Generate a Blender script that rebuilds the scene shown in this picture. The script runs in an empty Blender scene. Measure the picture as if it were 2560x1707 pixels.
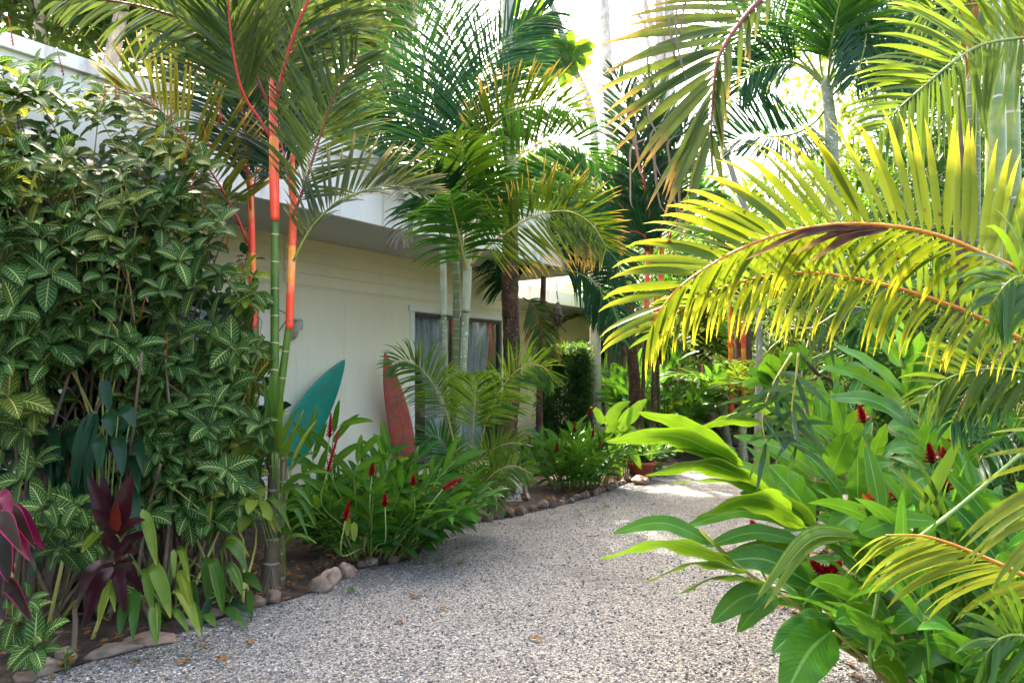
import bpy, math, random
import numpy as np
from mathutils import Vector
rng = np.random.default_rng(11)
random.seed(11)
sc = bpy.context.scene
COL = sc.collection
R = math.radians
# ------------------------------------------------------------------ survey of the photograph -> metres
EYE, FOC, CXP, HOR = 1.5, 1707.0, 1280.0, 945.0
UP = np.array([0, 0, 1.0]); FWD = np.array([0, 1.0, 0])
def P(u, v, Y): return np.array([(u - CXP) / FOC * Y, Y, EYE + (HOR - v) / FOC * Y])
def crop(ox, oy, s): return lambda x, y: (ox + s * x, oy + s * y)
S0 = crop(0, 0, 1); C1 = crop(0, 0, .5485); C2 = crop(0, 850, .5467); C3 = crop(600, 0, .5485)
C4 = crop(600, 750, .5485); C5 = crop(1300, 0, .4464); C6 = crop(1250, 600, .4783); C7 = crop(1750, 0, .5485)
C8 = crop(1450, 850, .5465); C9 = crop(1250, 300, .3508); C10 = crop(2000, 600, .3571)
C11 = crop(0, 1150, .3553); C12 = crop(860, 850, .3571)
def path(C, pts, Y0, Y1=None):
    Y1 = Y0 if Y1 is None else Y1
    n = len(pts)
    return np.array([P(*C(*p), Y0 + (Y1 - Y0) * i / max(1, n - 1)) for i, p in enumerate(pts)])
def gp(C, p):                                   # a spot on the ground
    u, v = C(*p); Y = EYE * FOC / (v - HOR)
    return np.array([(u - CXP) / FOC * Y, Y, 0.0])
def nrm(a): return a / np.maximum(np.linalg.norm(a, axis=-1, keepdims=True), 1e-9)
def dot(a, b): return (a * b).sum(-1, keepdims=True)
def U(a, b, n=None): return rng.uniform(a, b, n)
def spline(pts, n):
    pts = np.asarray(pts, float)
    if len(pts) == 2: pts = np.array([pts[0], (pts[0] + pts[1]) / 2, pts[1]])
    e = np.vstack([2 * pts[0] - pts[1], pts, 2 * pts[-1] - pts[-2]])
    seg = np.linalg.norm(np.diff(pts, axis=0), axis=1); cum = np.concatenate([[0], np.cumsum(seg)])
    out = []
    for s in np.linspace(0, cum[-1], n):
        i = min(int(np.searchsorted(cum, s, side='right')) - 1, len(pts) - 2)
        t = (s - cum[i]) / max(seg[i], 1e-9)
        a, b, c, d = e[i], e[i + 1], e[i + 2], e[i + 3]
        out.append(.5 * (2 * b + (c - a) * t + (2 * a - 5 * b + 4 * c - d) * t * t + (3 * b - a - 3 * c + d) * t ** 3))
    return np.array(out)
# ------------------------------------------------------------------ mesh collecting and objects
WL = {}
def wloc(o): return WL.get(o.name, np.zeros(3)) if o is not None else np.zeros(3)
class MB:
    def __init__(s): s.v, s.q, s.a, s.m, s.n = [], [], [], [], 0
    def grid(s, V, A=None, mat=0):
        V = np.asarray(V, float)
        if V.ndim == 3: V = V[None]
        N, a, b, _ = V.shape
        if A is None: A = np.zeros_like(V)
        A = np.broadcast_to(np.asarray(A, float), V.shape)
        idx = np.arange(N * a * b).reshape(N, a, b) + s.n
        q = np.stack([idx[:, :-1, :-1], idx[:, :-1, 1:], idx[:, 1:, 1:], idx[:, 1:, :-1]], -1).reshape(-1, 4)
        s.v.append(V.reshape(-1, 3)); s.a.append(A.reshape(-1, 3)); s.q.append(q)
        s.m.append(np.full(len(q), mat, np.int32)); s.n += N * a * b
    def hexa(s, c, mat=0):                      # eight corners: bottom ring 0-3, top ring 4-7
        c = np.asarray(c, float)
        for f in ((0, 1, 3, 2), (4, 5, 7, 6), (0, 1, 4, 5), (1, 2, 5, 6), (2, 3, 6, 7), (3, 0, 7, 4)):
            s.grid(c[list(f)].reshape(2, 2, 3), None, mat)
    def tube(s, pts, r, n=10, mat=0, rnd=0.0, cap=True, m=None, bump=None):
        pts = spline(pts, m) if m else np.asarray(pts, float)
        k = len(pts); r = np.interp(np.linspace(0, 1, k), np.linspace(0, 1, len(np.atleast_1d(r))), np.atleast_1d(r))
        if bump is not None: r = r * bump(np.linspace(0, 1, k))
        T = nrm(np.gradient(pts, axis=0))
        h = np.array([1.0, 0, 0]) if abs(T[0][0]) < .8 else np.array([0, 1.0, 0])
        Sd = nrm(h - dot(T, h) * T); Bn = np.cross(T, Sd)
        th = np.linspace(0, 2 * np.pi, n + 1)
        V = pts[:, None] + r[:, None, None] * (np.cos(th)[None, :, None] * Sd[:, None] + np.sin(th)[None, :, None] * Bn[:, None])
        ln = np.concatenate([[0], np.cumsum(np.linalg.norm(np.diff(pts, axis=0), axis=1))])
        A = np.stack(np.broadcast_arrays(th[None] / 6.2832, ln[:, None], np.full((1, 1), rnd)), -1)
        if cap:
            V = np.concatenate([np.repeat(pts[:1, None], n + 1, 1), V, np.repeat(pts[-1:, None], n + 1, 1)], 0)
            A = np.concatenate([A[:1], A, A[-1:]], 0)
        s.grid(V, A, mat)
    def build(s, name, mats, parent=None, smooth=True, loc=None):
        V = np.concatenate(s.v); q = np.concatenate(s.q); A = np.concatenate(s.a); M = np.concatenate(s.m)
        base = wloc(parent)
        if parent is None:
            if loc is None: loc = np.array([(V[:, 0].min() + V[:, 0].max()) / 2, (V[:, 1].min() + V[:, 1].max()) / 2, V[:, 2].min()])
            base = np.asarray(loc, float)
        V = V - base
        me = bpy.data.meshes.new(name)
        me.vertices.add(len(V)); me.vertices.foreach_set('co', V.astype(np.float32).ravel())
        me.loops.add(len(q) * 4); me.loops.foreach_set('vertex_index', q.astype(np.int32).ravel())
        me.polygons.add(len(q)); me.polygons.foreach_set('loop_start', np.arange(0, len(q) * 4, 4, dtype=np.int32))
        me.polygons.foreach_set('material_index', M)
        me.polygons.foreach_set('use_smooth', np.full(len(q), smooth, bool))
        at = me.attributes.new('luv', 'FLOAT_VECTOR', 'POINT'); at.data.foreach_set('vector', A.astype(np.float32).ravel())
        for m in (mats if isinstance(mats, (list, tuple)) else [mats]): me.materials.append(m)
        me.update(); me.validate()
        o = bpy.data.objects.new(name, me); COL.objects.link(o)
        if parent is None: o.location = base
        else: o.parent = parent
        WL[o.name] = base
        return o
def tag(o, label=None, cat=None, group=None, kind=None):
    for k, v in (('label', label), ('category', cat), ('group', group), ('kind', kind)):
        if v: o[k] = v
    return o
def thing(name, label, cat, loc, group=None):
    o = bpy.data.objects.new(name, None); COL.objects.link(o); o.location = loc
    o.empty_display_size = .1
    WL[o.name] = np.asarray(loc, float)
    return tag(o, label, cat, group)
# ------------------------------------------------------------------ materials
def new_mat(name):
    m = bpy.data.materials.new(name); m.use_nodes = True
    nt = m.node_tree; nt.nodes.clear()
    return m, nt
class NB:                                       # terse node building
    def __init__(s, nt): s.nt = nt
    def n(s, t, **k):
        nd = s.nt.nodes.new(t)
        for a, b in k.items():
            if a.startswith('i_'):
                key = a[2:]; key = int(key) if key.isdigit() else key.replace('_', ' ')
                s.put(nd.inputs[key], b)
            else: setattr(nd, a, b)
        return nd
    def put(s, inp, b):
        if isinstance(b, bpy.types.NodeSocket): s.nt.links.new(b, inp)
        elif isinstance(b, (tuple, list)) and len(b) == 3 and inp.type == 'RGBA': inp.default_value = (*b, 1)
        else: inp.default_value = b
    def math(s, op, a, b=0.0, c=None, clamp=False):
        nd = s.n('ShaderNodeMath', operation=op, use_clamp=clamp); s.put(nd.inputs[0], a); s.put(nd.inputs[1], b)
        if c is not None: s.put(nd.inputs[2], c)
        return nd.outputs[0]
    def mix(s, f, a, b, bt='MIX'):
        nd = s.n('ShaderNodeMix', data_type='RGBA', blend_type=bt); s.put(nd.inputs[0], f); s.put(nd.inputs[6], a); s.put(nd.inputs[7], b)
        return nd.outputs[2]
    def step(s, x, a, b):
        nd = s.n('ShaderNodeMapRange', interpolation_type='SMOOTHSTEP'); s.put(nd.inputs[0], x); nd.inputs[1].default_value = a; nd.inputs[2].default_value = b
        return nd.outputs[0]
    def noise(s, scale, detail=3, vec=None, rough=.6, dist=0):
        nd = s.n('ShaderNodeTexNoise'); nd.inputs['Scale'].default_value = scale; nd.inputs['Detail'].default_value = detail
        nd.inputs['Roughness'].default_value = rough; nd.inputs['Distortion'].default_value = dist
        if vec is not None: s.put(nd.inputs['Vector'], vec)
        return nd.outputs['Fac']
    def ramp(s, f, stops):
        nd = s.n('ShaderNodeValToRGB'); s.put(nd.inputs[0], f); el = nd.color_ramp.elements
        while len(el) < len(stops): el.new(.5)
        for e, (p, c) in zip(el, stops): e.position = p; e.color = (*c, 1)
        return nd.outputs[0]
    def obj(s): return s.n('ShaderNodeTexCoord').outputs['Object']
    def pos(s): return s.n('ShaderNodeNewGeometry').outputs['Position']
    def luv(s):
        a = s.n('ShaderNodeAttribute', attribute_name='luv'); x = s.n('ShaderNodeSeparateXYZ'); s.put(x.inputs[0], a.outputs['Vector'])
        return x.outputs[0], x.outputs[1], x.outputs[2]
    def bump(s, h, strength=.3, dist=.01):
        nd = s.n('ShaderNodeBump'); nd.inputs['Strength'].default_value = strength; nd.inputs['Distance'].default_value = dist; s.put(nd.inputs['Height'], h)
        return nd.outputs[0]
    def pbsdf(s, col, rough=.5, spec=.5, normal=None, **k):
        nd = s.n('ShaderNodeBsdfPrincipled'); s.put(nd.inputs['Base Color'], col); s.put(nd.inputs['Roughness'], rough); nd.inputs['Specular IOR Level'].default_value = spec
        if normal is not None: s.put(nd.inputs['Normal'], normal)
        for a, b in k.items(): s.put(nd.inputs[a.replace('_', ' ')], b)
        return nd.outputs[0]
    def out(s, sh): s.put(s.n('ShaderNodeOutputMaterial').inputs[0], sh)
LA, LT = .44, .42
def leaf_mat(name, c1, c2, trans=.4, tc=None, rough=.42, spec=.45, tip=None, tipr=(.7, 1.0), spots=0, vein=None, midrib=None, pleats=0, streak=None, edge=None):
    m, nt = new_mat(name); b = NB(nt)
    x, y, r = b.luv()
    tc = tc or (min(1, c2[0] * 3.2 + .06), min(1, c2[1] * 2.4 + .06), c2[2] * .7)
    c1, c2 = tuple(c * LA for c in c1), tuple(c * LA for c in c2); tc = tuple(c * LT for c in tc); spec *= .5
    col = b.mix(r, c1, c2)
    col = b.mix(b.math('MULTIPLY', b.noise(4.0, 2, b.pos()), .5), col, tuple(min(1, c * 1.7) for c in c2))
    ax = b.math('MULTIPLY', b.math('ABSOLUTE', b.math('SUBTRACT', x, .5)), 2.0)
    tcol = tc
    trc = b.mix(r, tuple(c * .8 for c in tcol), tcol)
    nrmv = None
    if vein:                                    # pale herring-bone veins
        w = b.math('ADD', b.math('MULTIPLY', y, 8.5), b.math('MULTIPLY', ax, -2.3))
        w = b.math('ADD', w, b.math('MULTIPLY', b.math('MULTIPLY', ax, ax), .5))
        fr = b.math('ABSOLUTE', b.math('SUBTRACT', b.math('FRACT', w), .5))
        line = b.math('SUBTRACT', 1.0, b.step(fr, .028, .085))
        line = b.math('MULTIPLY', line, b.math('SUBTRACT', 1.0, b.step(ax, .72, .97)))
        mid = b.math('SUBTRACT', 1.0, b.step(ax, .035, .09))
        ln = b.math('MULTIPLY', b.math('MAXIMUM', line, mid), b.math('ADD', .5, b.math('MULTIPLY', r, .5)))
        col = b.mix(ln, col, vein); trc = b.mix(ln, trc, tuple(min(1, c * 1.1) for c in vein))
        nrmv = b.bump(b.math('SUBTRACT', 1.0, line), .35, .006)
    if pleats:
        s = b.math('SINE', b.math('ADD', b.math('MULTIPLY', y, pleats), b.math('MULTIPLY', ax, -pleats * .22)))
        nrmv = b.bump(s, .12, .004)
        col = b.mix(b.math('MULTIPLY', b.step(s, .3, 1.0), .16), col, tuple(min(1, c * 1.8) for c in c2))
    if streak:
        q = b.noise(1.0, 2, b.n('ShaderNodeCombineXYZ', i_0=b.math('MULTIPLY', x, 9.0), i_1=b.math('MULTIPLY', y, .8), i_2=b.math('MULTIPLY', r, 40.0)).outputs[0])
        k = b.math('MULTIPLY', b.math('MULTIPLY', b.step(q, .42, .75), b.step(r, .2, .7)), .6); col = b.mix(k, col, streak); trc = b.mix(k, trc, streak)
    if midrib:
        k = b.math('SUBTRACT', 1.0, b.step(ax, .03, .1)); col = b.mix(k, col, midrib)
    if edge:
        k = b.step(ax, .75, .93); col = b.mix(k, col, edge)
    if tip:
        k = b.step(b.math('ADD', y, b.math('MULTIPLY', b.math('SUBTRACT', b.noise(9.0, 2, b.pos()), .5), .5)), *tipr)
        col = b.mix(k, col, tip); trc = b.mix(k, trc, tuple(min(1, c * 1.3) for c in tip))
    if spots:
        v = b.n('ShaderNodeTexVoronoi'); v.inputs['Scale'].default_value = spots; wn = b.n('ShaderNodeTexNoise'); wn.inputs['Scale'].default_value = 70; wv = b.n('ShaderNodeVectorMath', operation='MULTIPLY_ADD'); b.put(wv.inputs[0], wn.outputs['Color']); wv.inputs[1].default_value = (.02, .02, .03); b.put(wv.inputs[2], b.pos()); b.put(v.inputs['Vector'], wv.outputs[0])
        sx = b.n('ShaderNodeSeparateColor'); b.put(sx.inputs[0], v.outputs['Color'])
        k = b.math('MULTIPLY', b.math('LESS_THAN', b.math('ADD', v.outputs['Distance'], b.math('MULTIPLY', sx.outputs[1], .16)), .3), b.math('GREATER_THAN', sx.outputs[0], .86))
        col = b.mix(k, col, (.09, .03, .01)); trc = b.mix(k, trc, (.05, .015, .005))
    pb = b.pbsdf(col, rough, spec, nrmv)
    tr = b.n('ShaderNodeBsdfTranslucent'); b.put(tr.inputs[0], trc)
    mx = b.n('ShaderNodeMixShader'); mx.inputs[0].default_value = trans; b.put(mx.inputs[1], pb); b.put(mx.inputs[2], tr.outputs[0])
    b.out(mx.outputs[0])
    return m
def plain(name, c1, c2, scale=8, rough=.7, bump=.2, bd=.01, stain=None, spec=.4, ss=(1, 1, 1)):
    m, nt = new_mat(name); b = NB(nt)
    mp = b.n('ShaderNodeMapping'); b.put(mp.inputs[0], b.pos()); mp.inputs['Scale'].default_value = ss
    n = b.noise(scale, 5, mp.outputs[0]); col = b.mix(b.step(n, .3, .7), c1, c2)
    if stain:
        k = b.step(b.noise(stain[1], 5, mp.outputs[0], dist=.6), stain[2], stain[2] + .12); col = b.mix(b.math('MULTIPLY', k, stain[3]), col, stain[0])
    b.out(b.pbsdf(col, rough, spec, b.bump(b.noise(scale * 6, 4, mp.outputs[0]), bump, bd)))
    return m
def ringed(name, c1, c2, ring, step, wid=.08, rough=.4, c3=None, blot=None):
    m, nt = new_mat(name); b = NB(nt)
    x, y, r = b.luv()
    n = b.noise(7, 3, b.pos()); col = b.mix(b.step(n, .35, .7), c1, c2)
    if c3: col = b.mix(b.step(b.noise(2.2, 2, b.pos()), .45, .62), col, c3)
    fr = b.math('FRACT', b.math('ADD', b.math('DIVIDE', y, step), b.math('MULTIPLY', n, .12)))
    k = b.math('SUBTRACT', 1.0, b.step(b.math('ABSOLUTE', b.math('SUBTRACT', fr, .5)), wid * .5, wid))
    col = b.mix(k, col, ring)
    if blot: col = b.mix(b.step(b.noise(26, 3, b.pos()), blot[1], blot[1] + .05), col, blot[0])
    b.out(b.pbsdf(col, rough, .4, b.bump(b.math('ADD', k, b.math('MULTIPLY', b.noise(40, 3, b.pos()), .4)), .4, .004)))
    return m
def crownshaft_mat(name, ca, cb):
    m, nt = new_mat(name); b = NB(nt)
    x, y, r = b.luv()
    n = b.noise(3.0, 3, b.pos(), dist=.5)
    k = b.math('ADD', b.math('MULTIPLY', b.math('SUBTRACT', n, .5), 1.6), b.math('FRACT', b.math('MULTIPLY', y, 1.7)))
    col = b.mix(b.step(k, .35, .95), ca, cb)
    mp = b.n('ShaderNodeMapping'); b.put(mp.inputs[0], b.pos()); mp.inputs['Scale'].default_value = (1, 1, .06)
    fib = b.noise(190, 3, mp.outputs[0]); col = b.mix(b.math('MULTIPLY', b.step(fib, .5, .75), .35), col, tuple(c * .45 for c in ca))
    col = b.mix(b.math('MULTIPLY', b.step(b.noise(17, 4, b.pos()), .63, .7), .7), col, (.16, .06, .03))
    col = b.mix(b.math('MULTIPLY', b.step(b.noise(8, 3, b.pos()), .5, .75), .25), col, (.75, .5, .4))
    b.out(b.pbsdf(col, .32, .5, b.bump(b.noise(60, 2, b.pos()), .05, .003)))
    return m
M = {}
M['areca'] = leaf_mat('areca_leaf', (.026, .145, .03), (.06, .25, .04), .36, rough=.36, tip=(.30, .24, .05), tipr=(.86, 1.12))
M['areca_dark'] = leaf_mat('areca_dark_leaf', (.016, .1, .032), (.038, .165, .045), .3, rough=.33, tc=(.06, .2, .05))
M['areca_gold'] = leaf_mat('areca_gold_leaf', (.05, .14, .03), (.10, .2, .03), .42, rough=.4, tip=(.55, .33, .05), tipr=(.62, .98))
M['young'] = leaf_mat('young_palm_leaf', (.04, .14, .025), (.09, .24, .035), .42, rough=.4)
M['lip'] = leaf_mat('lipstick_leaf', (.045, .115, .024), (.085, .17, .03), .36, tc=(.22, .3, .04), rough=.34, tip=(.25, .19, .06), tipr=(.85, 1.15))
M['lipdark'] = leaf_mat('lipstick_dark_leaf', (.012, .055, .025), (.03, .08, .03), .26, tc=(.08, .2, .05), rough=.3)
M['lipgrey'] = leaf_mat('lipstick_pale_leaf', (.05, .1, .05), (.1, .15, .07), .28, rough=.3, tip=(.4, .33, .13), tipr=(.6, 1.05))
M['lipgold'] = leaf_mat('lipstick_gold_leaf', (.05, .11, .016), (.13, .17, .018), .42, tc=(.36, .38, .04), rough=.4, tip=(.5, .3, .05), tipr=(.62, 1.05))
M['yellow'] = leaf_mat('yellow_frond_leaf', (.09, .23, .008), (.16, .29, .01), .45, tc=(.3, .37, .012), rough=.42, tip=(.5, .46, .02), tipr=(.5, 1.05), spots=34)
M['lime'] = leaf_mat('lime_frond_leaf', (.08, .2, .012), (.15, .27, .016), .52, tc=(.3, .45, .03), rough=.42, tip=(.4, .4, .06), tipr=(.85, 1.1))
M['straw'] = leaf_mat('straw_frond_leaf', (.2, .34, .02), (.32, .4, .03), .45, tc=(.5, .6, .05), rough=.45)
M['oldfrond'] = leaf_mat('old_frond_leaf', (.06, .15, .025), (.12, .2, .03), .4, tc=(.3, .38, .04), rough=.45, tip=(.42, .22, .05), tipr=(.62, 1.08))
M['dry'] = leaf_mat('dry_leaf', (.3, .25, .2), (.5, .44, .38), .2, tc=(.3, .2, .1), rough=.75, spec=.2)
M['brownleaf'] = leaf_mat('brown_leaf', (.22, .1, .03), (.4, .2, .06), .3, tc=(.4, .2, .06), rough=.65, spec=.2)
M['sanch'] = leaf_mat('striped_leaf', (.017, .095, .02), (.042, .16, .026), .27, tc=(.14, .34, .03), rough=.55, spec=.3, vein=(.5, .53, .17))
M['sanchy'] = leaf_mat('striped_young_leaf', (.05, .16, .02), (.14, .24, .03), .42, tc=(.4, .5, .05), rough=.52, vein=(.74, .66, .16))
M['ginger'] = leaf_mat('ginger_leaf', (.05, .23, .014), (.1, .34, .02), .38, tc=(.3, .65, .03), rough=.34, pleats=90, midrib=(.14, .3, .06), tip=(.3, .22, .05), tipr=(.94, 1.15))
M['gingerlit'] = leaf_mat('ginger_lit_leaf', (.11, .34, .014), (.17, .44, .02), .46, tc=(.36, .66, .02), rough=.36, pleats=90, midrib=(.25, .42, .1), edge=(.3, .38, .06))  # pale underside of the ginger leaf, with backlit brightness put into its colour
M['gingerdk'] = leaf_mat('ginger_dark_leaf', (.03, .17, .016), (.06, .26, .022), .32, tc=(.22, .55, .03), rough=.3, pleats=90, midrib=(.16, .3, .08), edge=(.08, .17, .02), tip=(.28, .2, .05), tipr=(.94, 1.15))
M['redging'] = leaf_mat('red_ginger_leaf', (.02, .12, .014), (.055, .23, .02), .36, tc=(.22, .5, .03), rough=.35, midrib=(.1, .26, .06), tip=(.3, .24, .05), tipr=(.95, 1.15))
M['strap'] = leaf_mat('strap_leaf', (.03, .12, .02), (.07, .2, .025), .38, tc=(.25, .45, .04), rough=.33, pleats=0, streak=(.3, .38, .03))
M['strapy'] = leaf_mat('strap_yellow_leaf', (.1, .24, .02), (.2, .33, .03), .45, tc=(.42, .6, .05), rough=.36, streak=(.45, .44, .06), tip=(.5, .4, .12), tipr=(.8, 1.15))
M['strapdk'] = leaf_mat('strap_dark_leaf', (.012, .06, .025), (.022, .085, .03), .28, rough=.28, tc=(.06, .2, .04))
M['maroon'] = leaf_mat('cordyline_maroon_leaf', (.018, .008, .012), (.05, .012, .016), .25, tc=(.2, .02, .02), rough=.3)
M['redleaf'] = leaf_mat('cordyline_red_leaf', (.16, .02, .012), (.22, .03, .015), .35, tc=(.4, .05, .02), rough=.35)
M['pinkedge'] = leaf_mat('cordyline_pink_leaf', (.02, .018, .014), (.05, .03, .02), .25, tc=(.2, .06, .06), rough=.32, edge=(.32, .015, .09))
M['pink'] = leaf_mat('cordyline_magenta_leaf', (.16, .008, .04), (.24, .015, .06), .3, tc=(.3, .02, .07), rough=.35)
M['bamboo'] = leaf_mat('bamboo_leaf', (.03, .12, .025), (.07, .22, .035), .4, tc=(.3, .52, .06), rough=.42)
M['bamboodk'] = leaf_mat('bamboo_dark_leaf', (.012, .065, .03), (.03, .11, .045), .3, rough=.4)
M['tree'] = leaf_mat('tree_leaf', (.02, .08, .018), (.05, .15, .025), .42, tc=(.28, .42, .04), rough=.4)
M['treelit'] = leaf_mat('lit_tree_leaf', (.07, .18, .02), (.15, .28, .03), .5, tc=(.5, .65, .06), rough=.45)  # lit copy of the tree leaf, sun glow put into the colour
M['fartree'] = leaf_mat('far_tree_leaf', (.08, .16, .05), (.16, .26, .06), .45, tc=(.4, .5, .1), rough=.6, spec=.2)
M['hedge'] = leaf_mat('hedge_leaf', (.026, .1, .026), (.06, .18, .04), .34, rough=.5)
M['redpetal'] = leaf_mat('red_bract', (.42, .006, .02), (.58, .012, .035), .25, tc=(.6, .02, .05), rough=.42)
M['pinkpetal'] = leaf_mat('pink_bract', (.6, .16, .22), (.72, .26, .32), .3, tc=(.7, .25, .3), rough=.5)
M['orangepetal'] = leaf_mat('orange_bract', (.6, .1, .015), (.7, .2, .02), .3, tc=(.7, .2, .03), rough=.5)
M['yellowpetal'] = leaf_mat('yellow_bract', (.7, .45, .04), (.75, .5, .06), .3, rough=.5)
M['lipstem'] = ringed('lipstick_stem', (.05, .12, .015), (.09, .16, .02), (.42, .34, .2), .19, .03, .32)
M['lipbase'] = ringed('lipstick_base', (.07, .05, .03), (.12, .09, .05), (.22, .19, .15), .17, .06, .7, blot=((.3, .32, .28), .66))
M['lipshaft'] = crownshaft_mat('lipstick_shaft', (.84, .07, .02), (.86, .3, .03))
M['redrachis'] = plain('red_rachis', (.42, .02, .02), (.52, .05, .03), 9, .4, .05)
M['darkrachis'] = plain('dark_rachis', (.16, .02, .015), (.22, .05, .03), 9, .45, .05)
M['greenrachis'] = plain('green_rachis', (.14, .22, .04), (.24, .28, .06), 9, .45, .05)
M['yellowrachis'] = plain('yellow_rachis', (.42, .36, .06), (.5, .42, .1), 9, .45, .05)
M['orangerachis'] = plain('orange_rachis', (.5, .15, .015), (.58, .24, .02), 14, .45, .08, stain=((.14, .05, .01), 60, .64, .8))
M['cane'] = ringed('areca_cane', (.2, .24, .13), (.36, .38, .26), (.24, .2, .13), .11, .05, .5, blot=((.7, .7, .62), .6))
M['canegreen'] = ringed('areca_green_cane', (.09, .13, .05), (.16, .19, .08), (.34, .3, .2), .10, .06, .5, blot=((.4, .4, .34), .66))
M['arshaft'] = plain('areca_shaft', (.27, .32, .2), (.42, .45, .32), 5, .45, .05, stain=((.5, .28, .08), 3, .58, .7))
def bark_mat():
    m, nt = new_mat('brown_bark'); b = NB(nt)
    mp = b.n('ShaderNodeMapping'); b.put(mp.inputs[0], b.pos()); mp.inputs['Scale'].default_value = (1, 1, .45); p = mp.outputs[0]
    col = b.mix(b.step(b.noise(9, 5, p), .3, .7), (.032, .017, .010), (.115, .058, .03))
    col = b.mix(b.math('MULTIPLY', b.step(b.noise(3, 4, p, dist=.5), .52, .66), .7), col, (.035, .045, .015))
    col = b.mix(b.math('MULTIPLY', b.step(b.noise(48, 4, b.pos(), .7), .6, .66), .8), col, (.42, .41, .36))
    z = b.n('ShaderNodeSeparateXYZ'); b.put(z.inputs[0], b.pos())
    col = b.mix(b.math('MULTIPLY', b.math('SUBTRACT', 1.0, b.step(z.outputs[2], .1, .9)), b.step(b.noise(9, 4, b.pos()), .45, .55)), col, (.36, .34, .3))
    b.out(b.pbsdf(col, .9, .2, b.bump(b.noise(26, 6, p, .7), 1.0, .02))); return m
M['brownbark'] = bark_mat()
M['greybark'] = plain('grey_bark', (.3, .27, .23), (.46, .43, .38), 5, .8, .5, .01, stain=((.18, .16, .13), 7, .6, .7), ss=(1, 1, .6))
M['twig'] = plain('twig', (.06, .042, .026), (.13, .095, .06), 9, .8, .3)
M['stemgreen'] = plain('green_stem', (.1, .2, .04), (.2, .28, .06), 7, .5, .1)
M['stemolive'] = plain('olive_stem', (.26, .26, .06), (.36, .32, .09), 7, .5, .1)
M['bigbamboo'] = ringed('bamboo_culm', (.12, .2, .04), (.26, .3, .07), (.5, .46, .36), .62, .018, .35)
M['rock'] = None
def rock_mat():
    m, nt = new_mat('rock'); b = NB(nt)
    oi = b.n('ShaderNodeObjectInfo')
    base = b.ramp(oi.outputs['Random'], [(0, (.10, .075, .06)), (.3, (.17, .12, .09)), (.55, (.26, .19, .14)), (.8, (.14, .13, .125)), (1, (.34, .27, .2))])
    n = b.noise(11, 6, b.obj(), .7); col = b.mix(b.step(n, .3, .75), b.mix(.55, base, (.03, .02, .015)), base)
    col = b.mix(b.math('MULTIPLY', b.step(b.noise(5, 4, b.pos()), .58, .7), .5), col, (.05, .09, .03))
    b.out(b.pbsdf(col, .85, .3, b.bump(b.noise(30, 6, b.obj(), .7), .7, .012)))
    return m
M['rock'] = rock_mat()
M['palerock'] = plain('pale_rock', (.2, .13, .095), (.38, .28, .21), 14, .85, .7, .012, stain=((.16, .09, .07), 10, .58, .7))
M['greyrock'] = plain('grey_rock', (.2, .2, .18), (.3, .3, .27), 16, .8, .4, .008)
M['blackrock'] = plain('black_rock', (.02, .02, .022), (.05, .048, .045), 12, .7, .6, .01)
# house
def wall_mat():
    m, nt = new_mat('cream_wall'); b = NB(nt)
    mp = b.n('ShaderNodeMapping'); b.put(mp.inputs[0], b.pos()); mp.inputs['Scale'].default_value = (1, 1, .3)
    z = b.n('ShaderNodeSeparateXYZ'); b.put(z.inputs[0], b.pos())
    col = b.mix(b.step(b.noise(1.3, 5, mp.outputs[0]), .3, .7), (.78, .74, .54), (.83, .79, .6))
    col = b.mix(b.math('MULTIPLY', b.step(b.noise(3.2, 6, mp.outputs[0], .7), .55, .72), .3), col, (.52, .48, .34))
    splash = b.math('MULTIPLY', b.math('SUBTRACT', 1.0, b.step(b.math('ADD', z.outputs[2], b.math('MULTIPLY', b.noise(5, 5, b.pos()), .5)), .35, .95)), .55)
    col = b.mix(splash, col, (.36, .31, .2))
    mp2 = b.n('ShaderNodeMapping'); b.put(mp2.inputs[0], b.pos()); mp2.inputs['Scale'].default_value = (1, 1, .03)
    col = b.mix(b.math('MULTIPLY', b.step(b.noise(22, 3, mp2.outputs[0]), .6, .75), .22), col, (.42, .4, .3))
    b.out(b.pbsdf(col, .6, .35, b.bump(b.noise(40, 3, b.pos()), .06, .004))); return m
M['wall'] = wall_mat()
M['fascia'] = plain('white_fascia', (.78, .76, .69), (.83, .81, .75), 1.5, .6, .06, .004, stain=((.34, .30, .2), 4.5, .56, .6), ss=(1, 1, .14))
M['soffit'] = plain('soffit', (.55, .55, .54), (.6, .6, .59), 2, .7, .04)
M['frame'] = plain('white_frame', (.74, .74, .7), (.78, .78, .74), 3, .45, .02)
M['darkframe'] = plain('dark_frame', (.05, .05, .05), (.07, .07, .07), 3, .45, .02)
M['curtain'] = plain('curtain_cloth', (.44, .45, .49), (.54, .55, .59), 4, .9, .1)
M['interior'] = plain('interior', (.16, .16, .15), (.2, .2, .19), 2, .8, .05)
M['lampmetal'] = plain('lamp_metal', (.5, .5, .46), (.6, .6, .56), 6, .45, .05)
def glass_mat():
    m, nt = new_mat('window_glass'); b = NB(nt)
    lw = b.n('ShaderNodeLayerWeight'); lw.inputs[0].default_value = .5; fr = b.math('ADD', .035, b.math('MULTIPLY', b.math('POWER', lw.outputs['Facing'], 5.0), .9))
    g = b.n('ShaderNodeBsdfGlossy'); g.inputs['Roughness'].default_value = .015; b.put(g.inputs[0], (.9, .95, .95))
    t = b.n('ShaderNodeBsdfTransparent'); b.put(t.inputs[0], (.9, .93, .93))
    mx = b.n('ShaderNodeMixShader'); b.put(mx.inputs[0], fr); b.put(mx.inputs[1], t.outputs[0]); b.put(mx.inputs[2], g.outputs[0])
    b.out(mx.outputs[0]); return m
M['glass'] = glass_mat()
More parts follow.
